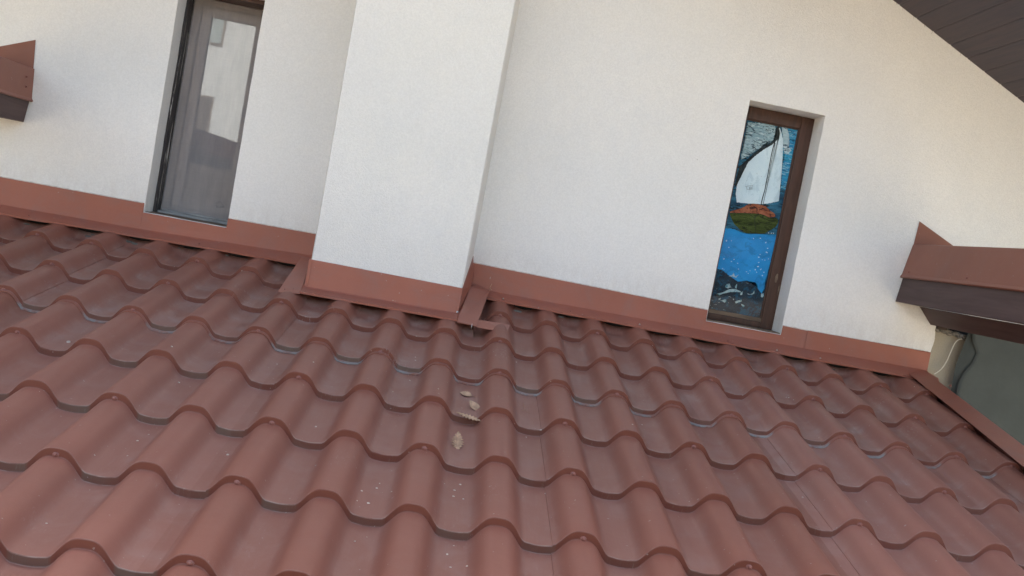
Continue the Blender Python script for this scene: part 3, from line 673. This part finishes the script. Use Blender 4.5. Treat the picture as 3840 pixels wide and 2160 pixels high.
# the right one: brown frame around a glass painting of a sailing boat
WR = (0.632, 0.9395, 0.2985, 1.1771); x0, x1, z0, z1 = WR; yf = YW+0.125
w2 = thing('narrow_window', 'narrow brown-framed window with a sailboat painted on blue glass, right of the chimney breast', 'window')
box('frame_stile', x0+0.001, x0+0.034, yf, yf+0.05, z0+0.006, z1-0.003, M['frame'], w2, 0.003)
box('frame_stile', x1-0.052, x1-0.001, yf, yf+0.05, z0+0.006, z1-0.003, M['frame'], w2, 0.003)
box('frame_rail', x0+0.034, x1-0.052, yf+0.001, yf+0.05, z1-0.053, z1-0.003, M['frame'], w2, 0.003)
box('frame_rail', x0+0.034, x1-0.052, yf+0.001, yf+0.05, z0+0.006, z0+0.030, M['frame'], w2, 0.003)
box('glazing_bead', x0+0.034, x1-0.052, yf+0.004, yf+0.018, z0+0.0305, z0+0.046, M['bead'], w2, 0.002)
box('glazing_bead', x1-0.0585, x1-0.0525, yf+0.005, yf+0.02, z0+0.046, z1-0.053, M['frame'], w2, 0.0015)
box('glazing_bead', x0+0.034, x1-0.0585, yf+0.005, yf+0.02, z1-0.058, z1-0.0535, M['frame'], w2, 0.0015)
box('sill', x0+0.001, x1-0.001, YW+0.006, yf+0.05, z0-0.004, z0+0.006, M['bead'], w2, 0.002)
for k, (dx, z, w, h) in enumerate(((0.026, 0.515, 0.012, 0.040), (0.008, 0.47, 0.005, 0.05))):       # bare wood where the paint broke away
    bm = bmesh.new(); pts = []
    for i in range(12):
        a = 2*PI*i/12; r = 1+0.35*noise.noise(Vector((i*1.7, k, 0))); pts.append((x1-dx+w*0.5*math.cos(a)*r, z+h*0.5*math.sin(a)*r))
    a = [bm.verts.new((p[0], yf-0.0012, p[1])) for p in pts]; b = [bm.verts.new((p[0]*1.0, yf+0.001, p[1])) for p in pts]
    bm.faces.new(a)
    for i in range(12): bm.faces.new((a[i], b[i], b[(i+1) % 12], a[(i+1) % 12]))
    from_bm('bare_wood', bm, M['bead'], w2)
YP = 1.418
def paint_mat(name, cols, sc=(20, 20, 20), rough=0.5, detail=5, extra=None):
    k = NT(name); v = k.coord(sc)
    c = k.mix(k.noise(1.0, detail, 0.7, vec=v, lo=0.35, hi=0.65, dist=0.5), cols[0], cols[1])
    if len(cols) > 2: c = k.mix(k.noise(1.7, detail, 0.75, vec=v, lo=0.52, hi=0.60, dist=0.8), c, cols[2])
    if len(cols) > 3: c = k.mix(k.noise(2.6, detail, 0.75, vec=v, lo=0.56, hi=0.62, dist=0.8), c, cols[3])
    return k.fin(c, rough, spec=0.08)
PM = {
 'ground': paint_mat('paint_ground', ((0.015,0.07,0.13), (0.03,0.19,0.30), (0.02,0.03,0.04)), (9, 1, 40)),
 'cloud': paint_mat('paint_cloud', ((0.26,0.42,0.48), (0.48,0.64,0.68), (0.03,0.07,0.10), (0.66,0.78,0.80)), (16, 1, 60)),
 'cloud2': paint_mat('paint_cloud_white', ((0.40,0.56,0.62), (0.60,0.72,0.76), (0.04,0.10,0.15)), (14, 1, 60)),
 'sky': paint_mat('paint_sky', ((0.01,0.24,0.48), (0.02,0.38,0.58), (0.01,0.08,0.14), (0.42,0.68,0.72)), (10, 1, 70)),
 'band': paint_mat('paint_dark', ((0.018,0.022,0.026), (0.045,0.06,0.068)), (30, 1, 30)),
 'sail': paint_mat('paint_sail', ((0.66,0.80,0.86), (0.72,0.84,0.88), (0.58,0.72,0.78)), (14, 1, 9)),
 'line': paint_mat('paint_line', ((0.012,0.014,0.016), (0.03,0.035,0.04))),
 'deck': paint_mat('paint_deck', ((0.30,0.085,0.045), (0.44,0.16,0.09), (0.07,0.03,0.025)), (26, 1, 40)),
 'hull': paint_mat('paint_hull', ((0.035,0.055,0.014), (0.085,0.12,0.03), (0.02,0.026,0.014)), (14, 1, 60)),
 'hull2': paint_mat('paint_hull_side', ((0.025,0.035,0.016), (0.05,0.07,0.024), (0.015,0.02,0.015)), (14, 1, 60)),
 'sea': paint_mat('paint_sea', ((0.0,0.29,0.62), (0.0,0.34,0.70), (0.0,0.24,0.52)), (12, 1, 16)),
 'bed': paint_mat('paint_seabed', ((0.012,0.024,0.040), (0.024,0.050,0.075), (0.012,0.09,0.16)), (22, 1, 22)),
 'foam': paint_mat('paint_foam', ((0.30,0.50,0.54), (0.50,0.62,0.66), (0.05,0.26,0.32)), (60, 1, 60)),
 'fleck': paint_mat('paint_fleck', ((0.40,0.66,0.74), (0.60,0.74,0.78)), (60, 1, 60)),
}
def flat(name, pts, layer, mat, parent, rough_edge=0.0, seed=0):
    """a painted shape: a sheet of paint 0.3 mm proud of the layer behind"""
    P = []
    for (a, b) in zip(pts, pts[1:]+pts[:1]):
        n = max(1, int(math.hypot(a[0]-b[0], a[1]-b[1])/0.004)) if rough_edge else 1
        for k in range(n):
            x, z = lerp(a[0], b[0], k/n), lerp(a[1], b[1], k/n)
            P.append((x+rough_edge*noise.noise(Vector((x*300, z*300, seed))), z+rough_edge*noise.noise(Vector((x*300, z*300, seed+7)))))
    y = YP-0.0003*layer
    bm = bmesh.new(); vs_ = [bm.verts.new((p[0], y, p[1])) for p in P]
    f = bm.faces.new(vs_); bmesh.ops.triangulate(bm, faces=[f])
    return from_bm(name, bm, mat, parent)
def ribbon(bm, pts, w, layer, seed=0):
    y = YP-0.0003*layer; P = [Vector((p[0], 0, p[2])) for p in spline([(p[0], 0, p[1]) for p in pts], 6)]
    prev = None
    for i, p in enumerate(P):
        t = (P[min(i+1, len(P)-1)]-P[max(i-1, 0)]).normalized(); s = Vector((-t.z, 0, t.x))
        ww = w*(0.7+0.8*abs(noise.noise(Vector((i*0.9, seed, 0)))))
        a = bm.verts.new((p.x+s.x*ww, y, p.z+s.z*ww)); b = bm.verts.new((p.x-s.x*ww, y, p.z-s.z*ww))
        if prev: bm.faces.new((prev[0], prev[1], b, a))
        prev = (a, b)
pp = box('painted_panel', x0+0.026, x1-0.046, YP+0.0002, YP+0.004, z0+0.024, z1-0.046, PM['ground'], w2)
pp['label'] = 'glass panel painted with a white-sailed boat on blue water'
bz0 = z0+0.024
flat('painted_seabed', [(x0+0.027, bz0+0.002), (x1-0.047, bz0+0.002), (x1-0.047, 0.50), (x0+0.027, 0.52)], 1, PM['bed'], pp)
flat('painted_clouds', PAINT['clouds'], 2, PM['cloud'], pp, 0.004, 1)
flat('painted_sky', PAINT['rightsky'], 2, PM['sky'], pp, 0.004, 2)
flat('painted_clouds', PAINT['rightwhite'], 3, PM['cloud2'], pp, 0.005, 3)
flat('painted_dark_band', PAINT['band'], 4, PM['band'], pp, 0.002, 4)  # dark curved band of the picture, left of the sail
flat('painted_sea', PAINT['sea'], 3, PM['sea'], pp, 0.003, 5)
flat('painted_sail', PAINT['sail'], 5, PM['sail'], pp, 0.0015, 6)
flat('painted_hull', PAINT['hull'], 5, PM['hull'], pp, 0.0015, 7)
flat('painted_deck', PAINT['deck'], 6, PM['deck'], pp, 0.002, 8)
bm = bmesh.new(); R_ = random.Random(12)
ribbon(bm, PAINT['mast'], 0.0022, 6.5, 1); ribbon(bm, PAINT['line2'], 0.0011, 6.5, 2)
for l in PAINT['flag']: ribbon(bm, l, 0.0005, 6.5, 3)
hl = PAINT['hull']; ribbon(bm, hl[4:9]+hl[9:14], 0.0007, 6.5, 5); ribbon(bm, [hl[3], (hl[3][0]-.02, hl[3][1]-.02), (hl[11][0]+.003, hl[11][1])], 0.0009, 6.5, 6); ribbon(bm, [(hl[2][0], hl[2][1]-.002), (hl[3][0]-.02, hl[3][1]-.02)], 0.0008, 6.5, 6)
ribbon(bm, PAINT['deck'][-7:], 0.0009, 6.8, 8); ribbon(bm, PAINT['deck'][:8], 0.0006, 6.8, 9)
for i in range(10):                                             # dry-brush marks on sail, deck and clouds
    x = R_.uniform(.70, .80); z = R_.uniform(.80, .98) if i < 12 else R_.uniform(.775, .80); a = R_.uniform(.001, .005)
    ribbon(bm, [(x, z), (x+a*1.5, z+R_.uniform(-.002, .003))], 0.0003, 6.9, i)
from_bm('painted_lines', bm, PM['line'], pp)
bm = bmesh.new()
for i in range(70):
    c = PAINT['clouds']; x = R_.uniform(.675, .79); z = R_.uniform(.98, 1.115); L = R_.uniform(.006, .024)
    if z < 0.985+(x-.675)*0.6: continue
    ribbon(bm, [(x, z), (x+L*.5, z+R_.uniform(-.002, .004)), (x+L, z+R_.uniform(-.004, .003))], R_.uniform(.0006, .0020), 3.2, i)
for i in range(26):
    z = R_.uniform(.86, 1.10); x = R_.uniform(.825, .845); L = R_.uniform(.004, .016)
    ribbon(bm, [(x, z), (x+L, z+R_.uniform(-.003, .001))], R_.uniform(.0006, .0016), 3.4, i)
from_bm('painted_strokes', bm, PM['cloud2'], pp)
bm = bmesh.new()
for i in range(46):
    x = R_.uniform(.672, .785); z = R_.uniform(.985, 1.11); L = R_.uniform(.004, .014)
    ribbon(bm, [(x, z), (x+L, z+R_.uniform(-.003, .002))], R_.uniform(.0004, .0011), 3.6, i)
from_bm('painted_strokes', bm, PM['band'], pp)
bm = bmesh.new()
for i, (x, z) in enumerate(PAINT['flecks']):
    r = R_.uniform(.0012, .0032); n = 7; vs_ = [bm.verts.new((x+r*(0.6+.8*R_.random())*math.cos(2*PI*k/n), YP-0.0003*6, z+r*(0.5+.8*R_.random())*math.sin(2*PI*k/n))) for k in range(n)]
    bm.faces.new(vs_)
from_bm('painted_flecks', bm, PM['fleck'], pp)
bm = bmesh.new()
for l in PAINT['foam']:
    f = bm.faces.new([bm.verts.new((x, YP-0.0003*5, z)) for x, z in l])
bmesh.ops.triangulate(bm, faces=bm.faces)
for i in range(16):
    x = R_.uniform(.665, .74); z = R_.uniform(.345, .46); ribbon(bm, [(x, z), (x+R_.uniform(.003,.012), z+R_.uniform(-.003,.004))], .0006, 5.5, i)
from_bm('painted_foam', bm, PM['foam'], pp)
mesh('pane', [(x0+0.03, yf+0.0095, z0+0.026), (x1-0.05, yf+0.0095, z0+0.026), (x1-0.05, yf+0.0095, z1-0.05), (x0+0.03, yf+0.0095, z1-0.05)], [(0,1,2,3)], M['clear'], w2)

# ------------------------------------------------------------------ beams with metal capping
def beam(label, sgn, top, mid, bot, xin, tri):
    b = thing('roof_beam', label, 'beam'); D = (0, -1, 0)
    (xt, zt), (xm, zm), (xb, zb) = top, mid, bot; L = 3.6
    s = sgn
    # timber: flank towards the middle, nails of ragged paint at the wall end
    prism('timber', [(xt+s*0.012, YW-0.004, zt-0.01), (xm+s*0.006, YW-0.004, zm-0.004), (xb+s*0.004, YW-0.004, zb), (xb+s*0.13, YW-0.004, zb), (xb+s*0.13, YW-0.004, zt-0.01)], (0, -L, 0), M['timber'], b, 0.002)
    ysx = [YW-0.001-L*i/40 for i in range(41)]
    rows = []
    for (x, z) in ((xt+s*0.15, zt-0.004), (xt+s*0.01, zt+0.0002), (xt, zt-0.002), (xm+s*0.0005, zm+0.010), (xm-s*0.006, zm), (xm-s*0.001, zm-0.004)):
        rows.append([(x+0.0008*noise.noise(Vector((y*5, z, 1))), y, z+0.0006*noise.noise(Vector((y*4, x, 2)))) for y in ysx])
    sheet('metal_cladding', rows, M['clad'], b)
    thick_poly('flashing_plate', [(x, YW-0.003, z) for x, z in tri], (0, -0.001, 0), M['clad'], b)
    return b
br = beam('dark brown timber beam capped with brown-red sheet metal at the right end of the wall', 1, (1.3962,.7509), (1.3756,.615), (1.3666,.5124), 0, [(1.3962,.745),(1.4006,.8433),(1.5638,.7715),(1.62,.745)])
bl = beam('dark brown timber beam end capped with brown-red sheet metal at the left end of the wall', -1, (-2.0307,.7645), (-2.0235,.6451), (-2.0345,.5627), 0, [(-2.0335,.76),(-2.0414,.868),(-2.1635,.8186),(-2.31,.76)])
for o, pts in ((br, ((1.3775, 1.22, .636), (1.3775, .72, .636), (1.3775, .2, .636))), (bl, ((-2.026, 1.205, .725), (-2.024, 1.21, .69), (-2.024, .75, .69)))):
    for P in pts: put_screw(P, (-1 if o is br else 1, 0, 0), o, sc=0.75)
# second, lower timber under the right beam, its end lost in the broken wall
b2 = prism('lower_timber', [(1.475,1.285,.511),(1.535,1.285,.448),(1.60,1.285,.446),(1.66,1.285,.450),(1.66,1.285,.511)], (0,-3.4,0), M['timber'])
tag(b2, 'lower dark timber under the capped beam, its end set in broken plaster', 'beam')
box('end_block', 1.560, 1.60, 1.262, 1.31, 0.437, 0.474, wood('block_wood', (0.03,0.018,0.014), (0.05,0.03,0.022)), b2, 0.004)

# ------------------------------------------------------------------ gable overhang with boarded soffit
ov = thing('roof_overhang', 'dark stained board soffit under the gable roof overhang, above the right side of the wall', 'roof overhang')
RX, RZ = 1.1129, 1.6653; K = 0.4648; cr = math.cos(math.atan(K)); sr = math.sin(math.atan(K))
XR = -0.35; ZR = RZ - K*(XR-RX)
for side in (1, -1):
    n = 0; d = 0.0
    while True:
        bw = 0.0865
        def at_(dd, off): return (XR+side*(dd*cr + off*sr), ZR - dd*sr + off*cr)
        if d + bw > 4.05: break
        a = at_(d+0.0006, 0); b = at_(d+bw-0.0006, 0); c = at_(d+bw-0.0006, 0.014); e = at_(d+0.0006, 0.014)
        a1 = at_(d+0.006, -0.0010); b1 = at_(d+bw-0.006, -0.0010)
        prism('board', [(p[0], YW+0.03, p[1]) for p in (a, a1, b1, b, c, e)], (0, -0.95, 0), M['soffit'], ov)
        d += bw; n += 1
    A = at_(0, 0.0145); B = at_(4.05, 0.0145); Cc = at_(4.05, 0.16); Dd = at_(0, 0.16)
    prism('roof_slab', [(p[0], 9.6, p[1]) for p in (A, B, Cc, Dd)], (0, -9.24, 0), M['nroof'], ov)
    A = at_(0, -0.01); B = at_(4.05, -0.01); Cc = at_(4.05, 0.17); Dd = at_(0, 0.17)
    prism('bargeboard', [(p[0], 0.358, p[1]) for p in (A, B, Cc, Dd)], (0, -0.025, 0), M['timber'], ov)
# cobweb wisps and paint drips where boards meet plaster
R_ = random.Random(3)
for k in range(9):
    x = R_.uniform(1.12, 1.70); z = RZ-K*(x-RX); 
    tube('cobweb_wisp', [(x, YW-0.002, z+0.001), (x-0.002, YW-0.004, z-0.004), (x+R_.uniform(-.006,.004), YW-0.003, z-R_.uniform(.006,.014))], 0.0004, M['mortar'], ov, 4)

# ------------------------------------------------------------------ tarpaulin, cable
def tarp():
    V = []; F = []; nx, nz = 60, 40
    for j in range(nz+1):
        for i in range(nx+1):
            z = lerp(0.47, -1.3, j/nz); xl = interp([(p[2], p[0]) for p in TARP_L[::-1]], z); x = lerp(xl, 3.1, (i/nx)**1.4)
            y = 1.262 - 0.018*math.sin(min(1, (x-xl)/0.06)*PI/2) + 0.010*noise.noise(Vector((x*3, z*2, 0)))
            V.append((x, y, z))
    for j in range(nz):
        for i in range(nx): a = j*(nx+1)+i; F.append((a, a+1, a+nx+2, a+nx+1))
    t = mesh('tarpaulin', V, F, M['tarp'], smooth=True)
    # overlapping front layer with a folded edge
    V = []; F = []; nx = 50
    for j in range(nz+1):
        for i in range(nx+1):
            z = lerp(0.46, -1.3, j/nz); xl = interp([(p[2], p[0]) for p in TARP_F[::-1]], z); x = lerp(xl, 3.1, (i/nx)**1.4)
            r = min(1, (x-xl)/0.012)
            y = 1.242 - 0.006*math.sqrt(max(0, r*(2-r))) + 0.008*noise.noise(Vector((x*2.4, z*2, 5)))
            V.append((x, y, z))
    for j in range(nz):
        for i in range(nx): a = j*(nx+1)+i; F.append((a, a+1, a+nx+2, a+nx+1))
    mesh('front_layer', V, F, M['tarp'], t, smooth=True)
    return t
tag(tarp(), 'dark green tarpaulin hanging beyond the right edge of the tile roof', 'tarpaulin')
tag(tube('cable', spline([(p[0], p[1]-0.008, p[2]) for p in CABLE], 5), 0.0021, M['cable']), 'thin white cable curving down the bare beige render by the tarpaulin', 'cable')

# ------------------------------------------------------------------ leaves, twig, chips
def leaf(label, pos, L, W, ang, teeth, curl, seed, fold=0.0, tilt=0.42):
    R = random.Random(seed); n = 15; V = []; F = []
    left = []; right = []; mid = []
    for i in range(n+1):
        t = i/n; w = W*math.sin(PI*min(1, t*0.97+0.03))**0.8*(1-0.35*t); k = 1-teeth*(i % 2)
        up = curl*L*(t-0.5)**2*4
        left.append(Vector((-w*k, (t-.5)*L, up + abs(w)*0.35 + (fold*w)))); right.append(Vector((w*(1-teeth*((i+1) % 2)), (t-.5)*L, up + abs(w)*0.25))); mid.append(Vector((0, (t-.5)*L, up)))
    P = roof_at(*pos)[0]; N = Vector((0, -SA, CA)); q = Matrix.Rotation(tilt, 3, 'X') @ N.to_track_quat('Z', 'Y').to_matrix() @ Matrix.Rotation(ang, 3, 'Z')
    allv = left+mid+right
    mn = min((q @ v).dot(N) for v in allv)
    for v in allv: V.append(P + q @ v - N*(mn-0.0008))
    m_ = n+1
    for i in range(n):
        F.append((i, i+1, m_+i+1, m_+i)); F.append((m_+i, m_+i+1, 2*m_+i+1, 2*m_+i))
    base = len(V); V += [v - N*0.0004 for v in V]
    F += [tuple(base+k for k in f[::-1]) for f in list(F)]
    o = mesh('dry_leaf', V, F, M['leaf'])
    tube('stalk', [V[m_], V[m_] + q @ Vector((0.001, -0.012, 0.002))], 0.0005, M['leaf'], o, 5)
    return tag(o, label, 'leaf', 'dry leaves on the tiles')
leaf('small curled dry leaf, uppermost of the four on the tiles', LEAF[0], 0.036, 0.018, 1.35, 0.15, 0.12, 2, 0.35)
leaf('flat grey faded dry leaf lying above a tile step', LEAF[1], 0.050, 0.016, 0.65, 0.05, 0.05, 3)
leaf('long pointed dry leaf with a toothed edge just under a tile step', LEAF[2], 0.072, 0.017, 1.28, 0.45, 0.10, 4, 0.45)
leaf('star-shaped lobed dry leaf, lowest of the four on the tiles', LEAF[3], 0.066, 0.021, 0.05, 0.55, 0.08, 5)
tw = [roof_at(*p) for p in TWIG]
tg = tube('twig', [P+N*0.002 for P, N in (tw[0], tw[2], tw[1])], 0.0005, M['leaf'], None, 5); tag(tg, 'thin forked dry twig lying in a tile valley right of the leaves', 'twig')
tube('side_twig', [tw[2][0]+tw[2][1]*0.002, tw[3][0]+tw[3][1]*0.002], 0.0004, M['leaf'], tg, 5)
tg = tube('twig', [(-0.2302,1.232,.262),(-.2325,1.228,.275),(-.2275,1.226,.292)], 0.0009, M['leaf'], None, 5); tag(tg, 'short forked pale twig leaning on the flashing right of the chimney breast', 'twig')
tube('side_twig', [(-.2325,1.228,.275),(-.2245,1.225,.268)], 0.0007, M['leaf'], tg, 5)
def chip_mesh(bm, P, N, r, seed):
    R = random.Random(seed); q = N.to_track_quat('Z', 'Y').to_matrix() @ Matrix.Rotation(R.uniform(0, 6.3), 3, 'Z'); n = 6; a = R.uniform(.35, 1.0)
    pts = [(r*math.cos(2*PI*k/n)*R.uniform(.6, 1.1), r*a*math.sin(2*PI*k/n)*R.uniform(.6, 1.1)) for k in range(n)]
    lo = [bm.verts.new(P + q @ Vector((x, y, 0.0004))) for x, y in pts]; hi = [bm.verts.new(P + q @ Vector((x*.85, y*.85, r*0.45))) for x, y in pts]
    bm.faces.new(hi); bm.faces.new(lo[::-1])
    for k in range(n): bm.faces.new((lo[k], lo[(k+1) % n], hi[(k+1) % n], hi[k]))
BIG = {0: 'pale chip alone in a left-hand tile valley', 48: 'pale splinter of bark above a stained tile step at the left'}
bm = bmesh.new()
for i, p in enumerate(CHIPS):
    P, N = roof_at(*p)
    if i in (48,):
        b_ = bmesh.new(); chip_mesh(b_, P, N, 0.009, 77); tag(from_bm('bark_splinter', b_, M['chip']), 'pale bark splinter lying above a dirty tile step near the left edge', 'splinter'); continue
    chip_mesh(bm, P, N, random.Random(i).uniform(.0021, .0042), i)
R_ = random.Random(44)
for i in range(80):
    x, y = R_.uniform(-1.9, 1.3), R_.uniform(-1.0, 1.15)
    if wave(x/PW) > 0.2: continue
    P, N = roof_at(x, y); chip_mesh(bm, P, N, R_.uniform(.0008, .0017), i+500)
litter = from_bm('litter', bm, M['chip']); tag(litter, 'tiny pale chips and crumbs scattered in the tile valleys', 'litter', kind='stuff')

# ------------------------------------------------------------------ what stands behind the camera (seen in the glass)
gr = mesh('ground', [(-200,-200,-3.3),(200,-200,-3.3),(200,200,-3.3),(-200,200,-3.3)], [(0,1,2,3)], M['ground']); tag(gr, kind='structure')
nh = thing('neighbour_house', 'white neighbouring house mirrored in the screened window', 'house')
box('wall', -11.62, -4.6, -46, -38, -3.3, 8.4, M['nwall'], nh)
for (a, b, c, d_, m_) in ((-11.60, -10.95, 5.66, 6.90, 'nglass'), (-11.60, -10.95, 1.98, 3.57, 'nglass2'), (-7.6, -6.6, 5.66, 6.9, 'nglass'), (-7.6, -6.6, 1.98, 3.57, 'nglass2')):
    fr = box('window', a-0.03, b+0.07, -38.0, -37.93, c-0.08, d_+0.07, M['ngrey'], nh); box('pane', a+0.05, b-0.01, -37.93, -37.91, c, d_, M[m_], fr)
prism('roof', [(-12.2,-46.3,8.4),(-4.0,-46.3,8.4),(-8.1,-46.3,10.6)], (0, 8.6, 0), M['nroof'], nh)
ob = thing('neighbour_outbuilding', 'dark roofed lower building mirrored in the foot of the screened window', 'building')
prism('roof', [(-16,-30,2.70),(-9.5166,-30,1.7249),(-5.2,-30,1.07),(-5.2,-30,-2.4),(-16,-30,-2.4)], (0, -5, 0), M['nroof'], ob)
box('wall', -15.5, -5.6, -34.6, -30.3, -3.3, -2.35, M['ngrey'], ob)
def tree(x, y, h, r, seed):  # trees added behind the camera so the window glass reflects dark, not sky
    t = thing('tree', 'dense dark broadleaf tree, added to darken the window reflections, among the row beyond the neighbouring houses', 'tree', 'added trees beyond the neighbouring houses')
    t.location = (x, y, -3.3); R = random.Random(seed)
    tube('trunk', [(0,0,0), (0.1,0,h*.3), (0.05,.1,h*.62)], [.32, .24, .1], M['bark'], t, 8)
    V = []; F = []
    for k in range(2600):
        d = Vector((R.gauss(0,1), R.gauss(0,1), R.gauss(0,1))).normalized(); rr = (R.random())**.45
        c = Vector((d.x*r*rr, d.y*r*rr, h*.6 + d.z*h*.42*rr)) * (1+0.15*noise.noise(d*2.2+Vector((seed,0,0))))
        a = Vector((R.gauss(0,1), R.gauss(0,1), R.gauss(0,1))).normalized()*.26; b = a.orthogonal().normalized()*.17
        i = len(V); V += [c-a, c+b, c+a, c-b]; F.append((i, i+1, i+2, i+3))
    mesh('crown', V, F, M['foliage'], t)
for i, (x, y, h, r) in enumerate(((-15.5,-42,12,3.0),(-20,-40,13,3.4),(-25,-44,12,3.4),(-1.5,-44,12,3.3),(4,-42,12,3.5),(9.5,-40,13,3.6),(15,-43,13,3.6),(20.5,-41,12,3.4),(-30.5,-41,12,3.4))):
    tree(x, y, h, r, i+1)
